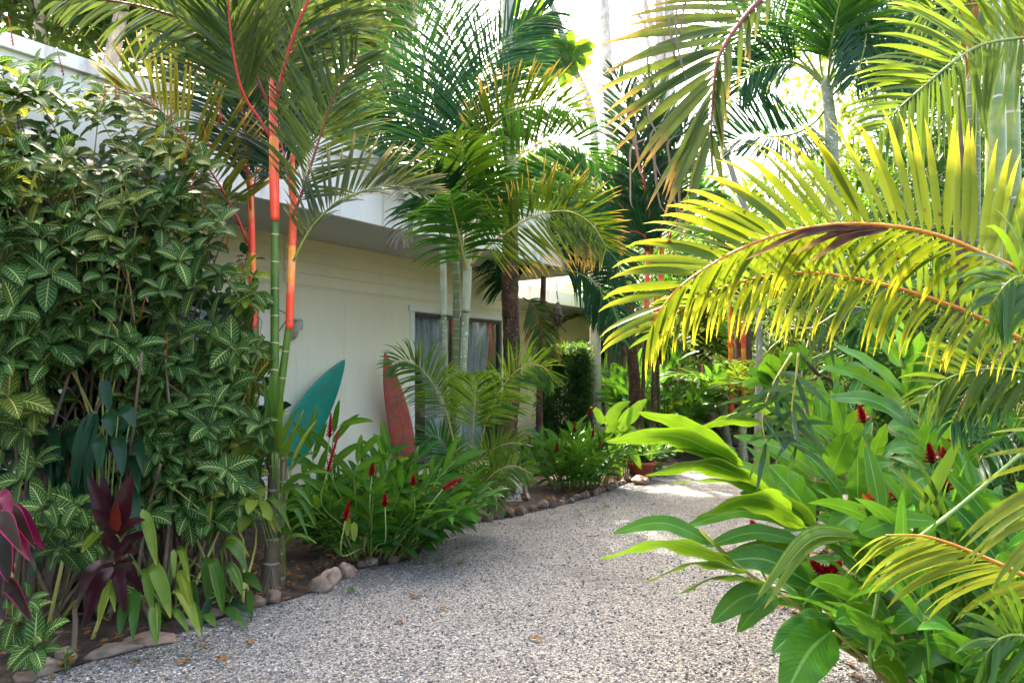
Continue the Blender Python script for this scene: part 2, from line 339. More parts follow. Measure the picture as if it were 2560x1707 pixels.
def board_mat(name, ca, cb, wear, k0):
    m, nt = new_mat(name); b = NB(nt)
    n = b.noise(3, 5, b.pos()); col = b.mix(b.step(n, .3, .7), ca, cb)
    col = b.mix(b.step(b.noise(7, 7, b.pos(), .72, 1.0), k0, k0 + .07), col, wear)
    col = b.mix(b.math('MULTIPLY', b.step(b.noise(42, 3, b.pos()), .62, .68), .6), col, tuple(c * .35 for c in ca))
    b.out(b.pbsdf(col, .5, .4, b.bump(b.noise(22, 5, b.pos()), .25, .006))); return m
M['teal'] = board_mat('teal_board', (.008, .21, .14), (.015, .28, .19), (.15, .11, .05), .57)
M['coral'] = board_mat('red_board', (.36, .07, .05), (.46, .12, .085), (.13, .11, .085), .55)
def gravel_mat():
    m, nt = new_mat('gravel'); b = NB(nt)
    p = b.pos()
    wn = b.n('ShaderNodeTexNoise'); wn.inputs['Scale'].default_value = 60; b.put(wn.inputs['Vector'], p)
    pv = b.n('ShaderNodeVectorMath', operation='MULTIPLY_ADD'); b.put(pv.inputs[0], wn.outputs['Color']); pv.inputs[1].default_value = (.008, .008, 0); b.put(pv.inputs[2], p)
    v = b.n('ShaderNodeTexVoronoi'); v.inputs['Scale'].default_value = 98; b.put(v.inputs['Vector'], pv.outputs[0])
    v2 = b.n('ShaderNodeTexVoronoi', feature='DISTANCE_TO_EDGE'); v2.inputs['Scale'].default_value = 98; b.put(v2.inputs['Vector'], pv.outputs[0])
    s = b.n('ShaderNodeSeparateColor'); b.put(s.inputs[0], v.outputs['Color'])
    col = b.ramp(s.outputs[0], [(0, (.032, .040, .046)), (.22, (.09, .105, .113)), (.46, (.22, .227, .223)), (.66, (.39, .385, .36)), (.87, (.62, .58, .52)), (1, (.30, .23, .19))])
    col = b.mix(b.math('MULTIPLY', b.step(s.outputs[1], .2, .9), .3), col, (.5, .48, .46))
    col = b.mix(b.math('MULTIPLY', b.step(b.noise(1.1, 4, p), .5, .72), .5), col, (.15, .125, .1))
    gap = b.math('SUBTRACT', 1.0, b.step(v2.outputs['Distance'], .0, .09))
    col = b.mix(b.math('MULTIPLY', gap, .75), col, (.03, .028, .026))
    h = b.math('ADD', b.step(v2.outputs['Distance'], 0, .3), b.math('MULTIPLY', s.outputs[2], 1.2))
    b.out(b.pbsdf(col, .8, .3, b.bump(h, 1.0, .012))); return m
M['gravel'] = gravel_mat()
M['soil'] = plain('soil', (.02, .013, .009), (.055, .036, .024), 9, .95, .9, .03, stain=((.05, .08, .02), 2.5, .56, .6))
M['lawn'] = plain('rough_ground', (.05, .07, .025), (.09, .1, .04), 3, .95, .8, .03)
M['terracotta'] = plain('terracotta', (.32, .07, .04), (.4, .1, .06), 8, .7, .2)
# ------------------------------------------------------------------ blades and fronds
def blades(mb, base, d, side, L, W, S=6, K=1, pa=.55, pb=.75, droop=.5, fold=.25, wave=0., wf=3., mat=0, rnd=None, curl=0.):
    base = np.atleast_2d(base).astype(float); N = len(base)
    d = nrm(np.broadcast_to(d, (N, 3)).astype(float)); side = np.broadcast_to(side, (N, 3)).astype(float)
    L = np.broadcast_to(L, (N,)).astype(float)[:, None]; W = np.broadcast_to(W, (N,)).astype(float)
    droop = np.broadcast_to(droop, (N,)).astype(float)[:, None]; curl = np.broadcast_to(curl, (N,)).astype(float)[:, None]
    rnd = rng.random(N) if rnd is None else np.broadcast_to(rnd, (N,))
    ts = np.linspace(0, 1, S + 1); xs = np.linspace(-1, 1, 2 * K + 1)
    prof = (ts + .002) ** pa * (1.004 - ts) ** pb; prof = prof / prof.max()
    ph = rng.random(N) * 6.28
    c = base.copy(); V = np.zeros((N, S + 1, 2 * K + 1, 3))
    for k in range(S + 1):
        side = nrm(side - dot(side, d) * d); nor = np.cross(side, d)
        nor = nor * np.where(nor[:, 2:3] < 0, -1, 1)
        hw = (W * .5 * prof[k])[:, None, None]
        off = xs[None, :, None] * hw * side[:, None] + np.abs(xs)[None, :, None] * hw * fold * nor[:, None]
        if wave: off = off + (np.abs(xs) * np.sin(ts[k] * wf * 6.28 + ph[:, None] + (xs > 0) * 2.0))[:, :, None] * hw * wave * nor[:, None]
        V[:, k] = c[:, None] + off
        c = c + d * (L / S)
        g = droop * (.25 + ts[k]) * 1.6 / S + curl * max(0, ts[k] - .55) * 8 / S
        d = nrm(d + g * np.array([0, 0, -1.0]))
    A = np.zeros_like(V); A[..., 0] = ((xs + 1) / 2)[None, None]; A[..., 1] = ts[None, :, None]; A[..., 2] = rnd[:, None, None]
    mb.grid(V, A, mat)
def blade_on(mb, pts, W, face=None, S=14, K=2, pa=.45, pb=.6, fold=.18, wave=.1, wf=3., mat=0, rnd=None):
    C = spline(pts, S + 1); T = nrm(np.gradient(C, axis=0))
    face = np.array([0, -.85, .5]) if face is None else np.asarray(face, float)
    face = face + rng.normal(0, .16, 3)
    side = nrm(np.cross(T, face)); nor = np.cross(side, T); nor = nor * np.sign(dot(nor, face) + 1e-9)
    ts = np.linspace(0, 1, S + 1); xs = np.linspace(-1, 1, 2 * K + 1)
    prof = (ts + .004) ** pa * (1.004 - ts) ** pb; prof = prof / prof.max()
    hw = (W * .5 * prof)[:, None, None]; ph = rng.random() * 6.28
    V = C[:, None] + xs[None, :, None] * hw * side[:, None] + np.abs(xs)[None, :, None] * hw * fold * nor[:, None]
    if wave: V = V + (np.abs(xs)[None, :] ** 2 * np.sin(ts[:, None] * wf * 6.28 + ph + (xs > 0)[None] * 2.1))[:, :, None] * hw * wave * nor[:, None]
    A = np.zeros_like(V); A[..., 0] = (xs + 1) / 2; A[..., 1] = ts[:, None]; A[..., 2] = rng.random() if rnd is None else rnd
    mb.grid(V, A, mat)
def sag(a, b, s):                               # arched centreline between two points
    a, b = np.asarray(a), np.asarray(b); m = (a + b) / 2; m = m + np.array([0, 0, s * np.linalg.norm(b - a)])
    return np.array([a, m, b])
def frond(name, root, pts, leaf, rach, L, n=40, W=.03, a0=75, a1=25, roll=0., dih=.15, droop=.5, curl=0., t0=.18, ref='cam', r0=.011, S=6, lt=.45, jit=.1, keep=.95, sides=(1, -1), Lmin=.35, fold=.3):
    mb = MB(); m = 26
    C = spline(pts, m); mb.tube(C, [r0, r0 * .7, r0 * .25], 7, 1)
    tt = np.linspace(t0, .995, n); fi = tt * (m - 1); i0 = np.clip(fi.astype(int), 0, m - 2); f = (fi - i0)[:, None]
    c = C[i0] * (1 - f) + C[i0 + 1] * f; T = nrm(np.gradient(C, axis=0)); T = nrm(T[i0] * (1 - f) + T[i0 + 1] * f)
    Sv = nrm(np.cross(T, FWD if ref == 'cam' else UP)); Nv = np.cross(Sv, T)
    if ref == 'cam': Nv = -Nv
    ro = R(roll); Sr = Sv * math.cos(ro) + Nv * math.sin(ro); Nr = np.cross(Sr, T)
    if ref == 'cam': Nr = -Nr
    u = (tt - t0) / (1 - t0)
    lp = np.interp(u, [0, .12, lt, .8, 1], [.55, .85, 1, .72, Lmin])
    for s in sides:
        k = rng.random(n) < keep
        a = R(1) * (a0 + (a1 - a0) * u) + rng.normal(0, jit, n)
        dh = dih + rng.normal(0, jit, n)
        dr = np.cos(a)[:, None] * T + np.sin(a)[:, None] * (np.cos(dh)[:, None] * s * Sr + np.sin(dh)[:, None] * Nr)
        wd = T - dot(T, dr) * dr + Nr * rng.normal(0, .3, n)[:, None]
        ll = L * lp * U(.9, 1.08, n)
        blades(mb, c[k] + s * Sr[k] * r0 * .3, dr[k], wd[k], ll[k], (W * (.55 + .45 * lp))[k] * U(.85, 1.1, k.sum()), S, 1, .4, .85, droop * U(.7, 1.3, k.sum()), fold, mat=0, curl=curl * U(.6, 1.4, k.sum()))
    return mb.build(name, [leaf, rach], root)
def arch(p0, az, el, Lf, bend, n=7):            # a frond's rachis leaving a crown
    d = np.array([math.cos(az) * math.cos(el), math.sin(az) * math.cos(el), math.sin(el)]); p = np.array(p0, float); out = [p.copy()]
    for i in range(n - 1):
        p = p + d * Lf / (n - 1); out.append(p.copy())
        d = d + np.array([0, 0, -bend / (n - 1) * (.5 + i / (n - 1))]); d = d / np.linalg.norm(d)
    return np.array(out)
def crown(root, p0, n, Lf, leaf, rach, Ll, bend=1.2, el=(20, 75), nl=36, W=.03, az0=0, droop=.5, dih=.35, r0=.011, azr=(0, 360), name='frond', S=5, curl=0):
    for i in range(n):
        az = R(az0 + azr[0] + (azr[1] - azr[0]) * (i + U(-.3, .3)) / n); e = R(U(*el))
        lf = leaf[i % len(leaf)] if isinstance(leaf, list) else leaf
        frond(name, root, arch(p0 + rng.normal(0, .02, 3), az, e, Lf * U(.8, 1.1), bend * U(.7, 1.25)), lf, rach, Ll * U(.85, 1.1), nl, W, 65, 25, dih=dih, droop=droop, ref='up', r0=r0, S=S, curl=curl, roll=U(-15, 15))
exec_parts = []
# ================================================================== the setting
def sheet(name, outline, z, mat, kind='structure'):
    me = bpy.data.meshes.new(name); n = len(outline)
    me.from_pydata([(x, y, z) for x, y in outline], [], [list(range(n))]); me.materials.append(mat)
    o = bpy.data.objects.new(name, me); COL.objects.link(o); o['kind'] = kind
    return o
sheet('ground', [(-120, -60), (120, -60), (120, 160), (-120, 160)], -.02, M['soil'])
EDGE_D = [(80, 1560), (300, 1490), (450, 1440), (570, 1400), (690, 1370), (750, 1340), (810, 1310), (950, 1280), (1000, 1215), (1070, 1205), (1160, 1190), (1250, 1170), (1330, 1150), (1390, 1130), (1440, 1110), (1480, 1095)]
EDGE = np.array([gp(crop(0, 0, 1.0884), p) for p in EDGE_D])
EDGE = spline(EDGE, 60)
edge_xy = [(p[0], p[1]) for p in EDGE]
sheet('gravel_driveway', [(-3.4, 2.0), (-2.75, 2.9)] + edge_xy + [(3.0, 11.2), (5.0, 12.1), (9, 13), (18, 13.6), (18, 9.6), (9, 9.2), (5.2, 8.2), (3.4, 6.9), (2.3, 5.4), (2.0, 4.2), (2.0, 3.3), (2.2, 1.5), (2.6, -2), (-5, -2)], 0.0, M['gravel'])
sheet('garden_bed', [(-3.4, 2.0), (-2.75, 2.9)] + [(x - .0, y + .0) for x, y in edge_xy] + [(2.6, 11.4), (5, 12.6), (9, 13.6), (9, 16), (4, 14.5), (2, 13.5), (-4.2, 6.3), (-7, 2)], .006, M['soil'])
# ------------------------------------------------------------------ houses
O = np.array([-1.439, 10.03, 0]); D = np.array([.6119, .7910, 0]); NR = np.array([.7910, -.6119, 0])
def HW(s, n, z): return O + s * D + n * NR + np.array([0, 0, z])
def hb(mb, s0, s1, n0, n1, z0, z1, mat=0, lap=0.0):
    mb.hexa([HW(s0, n0, z0), HW(s1, n0, z0), HW(s1, n1, z0), HW(s0, n1, z0), HW(s0, n0, z1), HW(s1, n0, z1), HW(s1, n1 - lap, z1), HW(s0, n1 - lap, z1)], mat)
def wallpt(C, p, n):
    u, v = C(*p); r = np.array([(u - CXP) / FOC, 1, (HOR - v) / FOC])
    t = (O @ NR + n) / (r @ NR); return r * t + np.array([0, 0, EYE])
def hpart(name, mat, parent, boxes, bevel=0, **k):
    mb = MB()
    for q in boxes: hb(mb, *q)
    o = mb.build(name, mat, parent, smooth=False)
    return o
def drape(name, parent, s0, s1, b0, b1, n, z0, z1, folds=9, pinch=.5):
    mb = MB(); a, c = 40, 64
    t = np.linspace(0, 1, a)[:, None]; x = np.linspace(0, 1, c)[None]
    q = np.clip((t / pinch), 0, 1) ** 1.3
    lo = s0 + (b0 - s0) * q; hi = s1 + (b1 - s1) * q
    s = lo + (hi - lo) * x; nn = n + .035 * np.sin(x * folds * 6.28 + 1.3 * t) + .012 * np.sin(x * 23 + 5 * t)
    z = z1 + (z0 - z1) * t + 0 * x
    V = O + s[..., None] * D + nn[..., None] * NR + z[..., None] * UP
    mb.grid(V); return mb.build(name, M['curtain'], parent)
house = thing('garden_house', 'long cream house with deep white fascia and grey soffit behind the surfboards', 'house', HW(-1, 0, 0))
hpart('wall', M['wall'], house, [(-9, -4.4, -.2, 0, 0, 3.24), (-2.53, 0, -.2, 0, 0, 3.24), (2.07, 2.5, -.2, 0, 0, 3.24), (-4.4, -2.53, -.2, 0, 2.45, 3.24), (0, 2.07, -.2, 0, 2.47, 3.24), (-4.4, -2.53, -.2, 0, 0, .14), (0, 2.07, -.2, 0, 0, .14),
    (2.5, 2.53, -5, 0, 0, 3.2), (-9, 2.5, -5.2, -5, 0, 3.24), (-9.2, -9, -5.2, 0, 0, 3.24)])
hpart('interior_lining', M['interior'], house, [(-9, 2.5, -5, -.2, .08, .12), (-9, 2.5, -4.2, -4.1, .12, 3.2), (-1.3, -1.2, -4.1, -.25, .12, 3.2)])
sd = hpart('siding', M['wall'], house, [(-9, -2.2, .002, .030, 2.66 + .145 * i, 2.66 + .145 * i + .15) + (0, .02) for i in range(4)] + [(-2.19, 2.5, .002, .031, 2.66 + .145 * i, 2.66 + .145 * i + .15) + (0, .02) for i in range(4)] + [(-2.53, 2.5, .002, .012, 2.635, 2.66)])
fa = hpart('fascia', M['fascia'], house, [(-10, 2.6, 1.34, 1.40, 3.215, 3.86), (2.54, 2.6, -5, 1.339, 3.216, 3.86)])
hpart('roof_trim', M['fascia'], house, [(-10, 2.63, 1.30, 1.44, 3.863, 3.97), (2.52, 2.64, -5, 1.299, 3.863, 3.97)])
hpart('soffit', M['soffit'], house, [(-10, 2.539, 0.032, 1.339, 3.235, 3.27)])
hpart('roof', M['fascia'], house, [(-10, 2.5, -5.3, 1.29, 3.75, 3.83)])
hpart('corner_trim', M['frame'], house, [(-2.53, -2.44, .002, .022, .14, 2.5)])
hpart('door_jamb', M['frame'], house, [(-.09, 0, .002, .016, .1, 2.47)])
hpart('door_lintel', M['frame'], house, [(-.12, 2.2, .002, .03, 2.48, 2.56)])
hpart('door_sill', M['frame'], house, [(-.12, 2.2, .002, .04, .05, .09)])
def window(parent, s0, s1, n, z0, z1, mull, fm, curt, name='sliding_door'):
    f = hpart(name, fm, parent, [(s0, s0 + .05, n - .09, n - .03, z0, z1), (s1 - .05, s1, n - .09, n - .03, z0, z1), (s0 + .05, s1 - .05, n - .09, n - .03, z1 - .05, z1), (s0 + .05, s1 - .05, n - .09, n - .03, z0, z0 + .05)] + [(m - .025, m + .025, n - .085, n - .035, z0 + .05, z1 - .05) for m in mull])
    ed = [s0 + .05] + sum([[m - .025, m + .025] for m in mull], []) + [s1 - .05]
    for i in range(0, len(ed), 2):
        hpart('pane', M['glass'], f, [(ed[i], ed[i + 1], n - .065, n - .06, z0 + .05, z1 - .05)])
    for c in curt: drape('curtain', f, *c[:4], n - .17, z0 + .06, z1 - .04, c[4], c[5])
    return f
window(house, .0, 2.07, 0, .14, 2.47, [1.03], M['darkframe'], [(.1, .95, .38, .8, 8, .55), (1.15, 2.0, 1.2, 1.7, 8, .6)])
window(house, -4.4, -2.53, 0, .14, 2.45, [-3.4], M['darkframe'], [(-4.3, -3.5, -4.2, -3.7, 8, .6), (-3.3, -2.9, -3.2, -2.95, 6, .6)])
h2 = thing('garden_house', 'farther cream house wing with low white eave and tall curtained windows', 'house', HW(8, -2, 0))
hpart('wall', M['wall'], h2, [(2.8, 7.6, -2.2, -2, 0, 3.05), (10.4, 12.8, -2.2, -2, 0, 3.05), (17.6, 26, -2.2, -2, 0, 3.05), (7.6, 10.4, -2.2, -2, 2.55, 3.05), (12.8, 17.6, -2.2, -2, 2.55, 3.05), (7.6, 10.4, -2.2, -2, 0, .14), (12.8, 17.6, -2.2, -2, 0, .14),
    (2.8, 26, -8, -7.8, 0, 4.7), (2.8, 26, -3.4, -3.2, 3.35, 4.7), (25.8, 26, -7.8, -2.2, 0, 3.05)])
hpart('interior_lining', M['interior'], h2, [(2.8, 25.8, -7.8, -2.2, .08, .12), (2.8, 25.8, -6, -5.9, .12, 3)])
hpart('fascia', M['fascia'], h2, [(2.75, 26, -.66, -.6, 3.03, 3.3)])
hpart('soffit', M['soffit'], h2, [(2.75, 26, -1.999, -.661, 3.05, 3.08)])
hpart('roof', M['fascia'], h2, [(2.75, 26, -3.19, -.662, 3.2, 3.27), (2.7, 26, -8.1, -2.9, 4.71, 4.85)])
window(h2, 7.6, 10.4, -2, .14, 2.55, [9.2], M['frame'], [(7.7, 9.1, 7.7, 9.1, 12, .5), (9.3, 10.3, 9.3, 10.3, 9, .5)], 'window')
window(h2, 12.8, 17.6, -2, .14, 2.55, [14.4, 16.0], M['frame'], [(12.9, 14.3, 12.9, 14.3, 10, .5), (14.6, 15.9, 14.6, 15.9, 9, .5), (16.2, 17.5, 16.2, 17.4, 9, .5)], 'window')
# lamp on the wall
lp = wallpt(C4, (235, 165), .0); wl = thing('wall_lamp', 'small pale caged lamp fixed to the cream wall above the teal board', 'lamp', lp)
mb = MB(); mb.tube([lp + NR * -.01, lp + NR * .03], [.055, .05], 16); mb.tube([lp + NR * .02, lp + NR * .09 + UP * -.01, lp + NR * .12 + UP * .06], [.014, .014], 8, m=8); mb.build('bracket', M['lampmetal'], wl)
mb = MB(); q = lp + NR * .12 + UP * .06
mb.tube([q, q + UP * .015, q + UP * .02, q + UP * .11, q + UP * .13], [.05, .06, .045, .045, .03], 16); mb.build('lamp_glass', M['fascia'], wl)
mb = MB()
for z in (.03, .06, .09, .12):
    th = np.linspace(0, 6.28, 20); mb.tube(np.stack([q[0] + .062 * np.cos(th), q[1] + .062 * np.sin(th), np.full(20, q[2] + z)], 1), [.006], 5)
mb.tube([q + UP * .125, q + UP * .15], [.068, .05], 16); mb.build('cage', M['lampmetal'], wl)
# surfboards against the wall
def surfboard(label, nose, tail, nn, nt, W, mat, rocker, deep, g='surfboards on the wall'):
    B = wallpt(C4, nose, nn); A = wallpt(C4, tail, nt); ax = nrm(B - A); wd = nrm(np.cross(NR, ax)); th = nrm(np.cross(ax, wd)); th = th * np.sign(th @ NR)
    Ln = np.linalg.norm(B - A); ts = np.linspace(0, 1, 40)
    prof = (ts + .004) ** .42 * (1.002 - ts) ** .78; prof /= prof.max()
    a = np.linspace(0, 2 * np.pi, 25); cx = np.sign(np.cos(a)) * np.abs(np.cos(a)) ** .8; cy = np.sign(np.sin(a)) * np.abs(np.sin(a)) ** .9
    V = (A + ts[:, None] * (B - A))[:, None] + (prof * W / 2)[:, None, None] * cx[None, :, None] * wd + (deep * .5 * prof ** .5)[:, None, None] * cy[None, :, None] * th + (rocker * (2 * ts - 1) ** 2)[:, None, None] * th
    r = thing('surfboard', label, 'surfboard', A)
    mb = MB(); mb.grid(V); mb.build('deck', mat, r)
    mb = MB(); mid = (A + B) / 2
    mb.tube([A + (B - A) * t + th * (deep * .5 * (np.interp(t, ts, prof)) ** .5 + rocker * (2 * t - 1) ** 2 + .0005) for t in np.linspace(.03, .95, 14)], [.0035], 6); mb.build('stringer', mat, r)
    mb = MB()
    for s, t0 in ((0, .07), (-1, .13), (1, .13)):
        p = A + (B - A) * t0 + wd * s * W * .22 - th * (deep * .4)
        mb.grid(np.array([[p, p - th * .045 - ax * .03], [p + ax * .09, p - th * .05 - ax * .015]])); mb.grid(np.array([[p + wd * .006, p - th * .045 - ax * .03], [p + ax * .09 + wd * .006, p - th * .05 - ax * .015]]))
    mb.build('fin', mat, r)
surfboard('weathered teal surfboard leaning on the cream wall, its nose tilted over', (471, 270), (195, 745), .28, .1, .50, M['teal'], .03, .06)
surfboard('scuffed coral red surfboard standing on end beside the sliding door', (655, 236), (772, 752), .34, .12, .43, M['coral'], .02, .06)
# ------------------------------------------------------------------ stones along the bed
def stone(name, label, p, sx, sy, sz, rot, mat, group=None):
    a, b = 22, 30; th = np.linspace(.02, np.pi - .02, a)[:, None]; ph = np.linspace(0, 2 * np.pi, b)[None]
    N = np.stack([np.sin(th) * np.cos(ph), np.sin(th) * np.sin(ph), np.cos(th) + 0 * ph], -1)
    r = 1.0
    for k in range(6):
        w = rng.normal(0, 1.5 + .6 * k, 3); r = r + (.12 / (1 + .45 * k)) * np.sin(N @ w + rng.random() * 6)
    for k in range(9):                           # broken faces
        w = nrm(rng.normal(0, 1, 3)); r = np.minimum(r, U(.66, .86) / np.maximum(N @ w, .35))
    r = r + .03 * np.sin(N @ rng.normal(0, 9, 3)) + .02 * np.sin(N @ rng.normal(0, 15, 3))
    V = N * r[..., None] * np.array([sx, sy, sz]); c, s = math.cos(rot), math.sin(rot)
    V = np.stack([V[..., 0] * c - V[..., 1] * s, V[..., 0] * s + V[..., 1] * c, V[..., 2] + sz * .45], -1) + p
    mb = MB(); mb.grid(V); o = mb.build(name, mat, None, loc=p)
    return tag(o, label, 'stone', group)
GS = 'stones edging the garden bed'
special = [((760, 1340), .085, .07, .08, 'palerock', 'large pale angular stone between two darker ones at the bed edge'),
           ((797, 1322), .075, .065, .07, 'palerock', 'pinkish angular stone touching the large pale one'),
           ((735, 1356), .10, .08, .075, 'rock', 'reddish brown rough stone just in front of the large pale one'),
           ((1066, 1212), .095, .075, .055, 'greyrock', 'smooth rounded grey stone beside the black rocks'),
           ((1000, 1214), .17, .13, .11, 'blackrock', 'wide black rock at the foot of the young palms'),
           ((1036, 1205), .11, .1, .12, 'blackrock', 'upright black rock beside the smooth grey stone'),
           ((935, 1278), .10, .09, .085, 'rock', 'tan mossy stone under the red ginger bush'),
           ((262, 1500), .14, .065, .04, 'rock', 'long flat brown slab of stone below the cordyline'),
           ((345, 1478), .14, .08, .045, 'rock', 'flat dark stone under the drooping strap leaves'),
           ((1475, 1112), .14, .11, .09, 'palerock', 'pale rounded stone at the far end of the edging near the pot')]
CD = crop(0, 0, 1.0884); sp_pos = []
for p, a, b, c, m, l in special:
    q = gp(CD, p); sp_pos.append(q); stone('edging_stone', l, q, a, b, c, U(0, 3), M[m], GS)
i = 0; acc = 0.0; nxt = 0.0; lens = np.linalg.norm(np.diff(EDGE, axis=0), axis=1); dense = spline(EDGE, 600)
prev = dense[0]; nst = 0
for p in dense:
    acc += np.linalg.norm(p - prev); prev = p
    if acc < nxt: continue
    sz = U(.07, .12); nxt = acc + sz * 1.45
    if min(np.linalg.norm(p - q) for q in sp_pos) < .16: continue
    far = p[1] > 6.2
    if not far and rng.random() < .08: continue
    q = p + np.array([-.05 + rng.normal(0, .02), rng.normal(0, .02), 0])
    lab = 'brown stone in the far row of edging past the tall palm' if far else 'dark brown stone half buried along the near bed edge'
    stone('edging_stone', lab, q, sz * .62, sz * U(.45, .6), sz * U(.5, .75) if far else sz * U(.35, .5), U(0, 3), M['rock'], GS + (' beyond the tall palm' if far else ' in the foreground'))
for k, (x, y) in enumerate([(95, 1545), (150, 1520), (60, 1500)]):
    stone('edging_stone', ['brown stone in the dirt at the lower corner', 'lumpy brown stone behind the seedling', 'tan stone beneath the striped shrub'][k], gp(CD, (x, y)), .08, .06, .06, U(0, 3), M['rock'], GS)
# ------------------------------------------------------------------ palms: the red stemmed clump
def stem(root, name, C, pts, Y, r, mat, n=12, m=40, bump=None, mm=None):
    mb = MB(); mb.tube(path(C, pts, Y), r, n, m=m, bump=bump); return mb.build(name, mat, root)
node = lambda step: (lambda t: 1 + .07 * np.exp(-((np.mod(t / step, 1) - .5) / .06) ** 2))
LY = 4.8
base = gp(C2, (1240, 1160))
lip = thing('lipstick_palm', 'tall red and green stemmed palm standing nearest, in front of the teal board', 'palm', base, 'red stemmed palms')
stem(lip, 'trunk', C1, [(1243, 2110), (1248, 1850), (1252, 1600), (1253, 1300), (1254, 1005)], LY, [.034, .031, .030, .0285, .0275], M['lipstem'], 16, 60)
stem(lip, 'trunk_base', C2, [(1228, 1175), (1238, 1080), (1248, 800), (1254, 500)], LY, [.085, .05, .041, .036], M['lipbase'], 16, 50)
stem(lip, 'crownshaft', C1, [(1254, 1008), (1250, 850), (1248, 650), (1243, 470), (1240, 355)], LY - .003, [.030, .034, .033, .027, .016], M['lipshaft'], 16, 40)
mb = MB()
for k in range(40):
    a = U(0, 6.28); d = np.array([math.cos(a), math.sin(a), -1.6]); mb.tube([base + UP * U(.08, .2), base + d * .06 + UP * .1, base + np.array([math.cos(a), math.sin(a), 0]) * U(.08, .14)], [.008, .006], 6, m=6)
mb.build('roots', M['twig'], lip)
def F(root, C, pts, Y0, Y1, leaf, rach, L, **k): return frond(k.pop('name', 'frond'), root, path(C, pts, Y0, Y1), M[leaf], M[rach], L, **k)
F(lip, C3, [(165, 470), (178, 400), (210, 270), (255, 130), (310, 0), (360, -140), (400, -300)], LY, LY - .1, 'lip', 'redrachis', .78, n=50, W=.032, a0=52, a1=22, t0=.08, droop=.4, r0=.014, dih=-.1)
F(lip, C1, [(1238, 640), (1180, 540), (1110, 430), (1065, 250), (1040, 20), (1030, -200)], LY, LY - .3, 'lip', 'redrachis', .72, n=48, W=.032, a0=48, a1=22, t0=.25, droop=.45, r0=.012)
F(lip, C1, [(1225, 480), (1140, 300), (1020, 170), (850, 95), (650, 30), (430, -5), (260, 0)], LY, LY - .5, 'lip', 'darkrachis', .46, n=46, W=.028, a0=55, a1=30, t0=.15, droop=1.0, r0=.012, dih=.1)
F(lip, C1, [(1240, 420), (1200, 250), (1160, 60), (1140, -150)], LY + .15, LY + .3, 'lip', 'darkrachis', .7, n=36, W=.036, a0=45, a1=25, t0=.1, droop=.5, r0=.012)
F(lip, C3, [(160, 420), (240, 240), (380, 90), (540, -40), (700, -100)], LY + .1, LY + .5, 'lip', 'redrachis', .62, n=40, W=.034, a0=55, a1=28, t0=.15, droop=.6, r0=.012)
lip2 = thing('lipstick_palm', 'red crownshaft palm with a tall green lower stem, close beside the wall lamp', 'palm', gp(C2, (1285, 1130)), 'red stemmed palms')
stem(lip2, 'trunk', C4, [(140, 770), (160, 560), (185, 400), (205, 250), (222, 125)], LY + .05, [.033, .030, .028, .026, .024], M['lipstem'], 14, 50)
stem(lip2, 'trunk_base', C2, [(1270, 1130), (1275, 900), (1285, 700), (1295, 480)], LY + .05, [.055, .04, .036, .033], M['lipbase'], 14, 40)
stem(lip2, 'crownshaft', C1, [(1318, 1500), (1325, 1300), (1333, 1100), (1338, 950), (1336, 830), (1333, 700)], LY + .05, [.026, .028, .027, .026, .022, .012], M['lipshaft'], 14, 40)
F(lip2, C3, [(235, 1000), (275, 900), (315, 780), (360, 640), (405, 500), (455, 390), (540, 250)], LY, LY - .1, 'lip', 'darkrachis', .58, n=52, W=.024, a0=62, a1=28, t0=.12, droop=.4, r0=.011)
F(lip2, C3, [(243, 1190), (288, 1098), (340, 1020), (450, 915), (600, 862), (740, 850), (850, 885)], LY - .05, LY - .15, 'lipgrey', 'greenrachis', .46, n=48, W=.022, a0=64, a1=22, t0=.16, droop=.1, r0=.008, dih=.15, sides=(1,))
F(lip2, C3, [(243, 1191), (288, 1099), (340, 1021), (450, 916), (600, 863), (740, 851), (850, 886)], LY - .049, LY - .149, 'lipgrey', 'greenrachis', .3, n=40, W=.018, a0=40, a1=18, t0=.2, droop=.3, r0=.006, dih=.9, sides=(-1,))
F(lip2, C3, [(232, 900), (215, 780), (190, 660), (180, 560)], LY + .1, LY + .3, 'lipdark', 'redrachis', .55, n=34, W=.028, a0=45, a1=25, t0=.2, droop=.5, r0=.01)
0 and F(lip2, C3, [(238, 880), (260, 720), (300, 620), (380, 560), (500, 520), (620, 560)], LY + .15, LY + .5, 'lipdark', 'redrachis', .5, n=38, W=.026, a0=55, a1=28, t0=.2, droop=.8, r0=.01)
0 and F(lip2, C3, [(232, 850), (250, 650), (290, 450), (340, 250), (420, 100)], LY + .2, LY + .5, 'lip', 'redrachis', .6, n=40, W=.03, a0=50, a1=28, t0=.2, droop=.5, r0=.01)
L3 = 5.35
lip3 = thing('lipstick_palm', 'slimmer red stemmed palm half hidden behind the striped shrub', 'palm', P(*C2(1150, 1060), L3) * np.array([1, 1, 0]), 'red stemmed palms')
stem(lip3, 'trunk', C1, [(1130, 2400), (1150, 2000), (1160, 1750), (1155, 1490)], L3, [.04, .032, .028, .026], M['lipstem'], 14, 50)
stem(lip3, 'crownshaft', C1, [(1155, 1495), (1150, 1250), (1147, 1050), (1143, 900), (1140, 800)], L3, [.028, .030, .027, .024, .014], M['lipshaft'], 14, 40)
F(lip3, C1, [(1148, 1010), (1135, 850), (1118, 650), (1095, 420), (1080, 200), (1085, 0)], L3, L3 - .2, 'lipdark', 'redrachis', .55, n=44, W=.03, a0=48, a1=25, t0=.2, droop=.6, r0=.011)
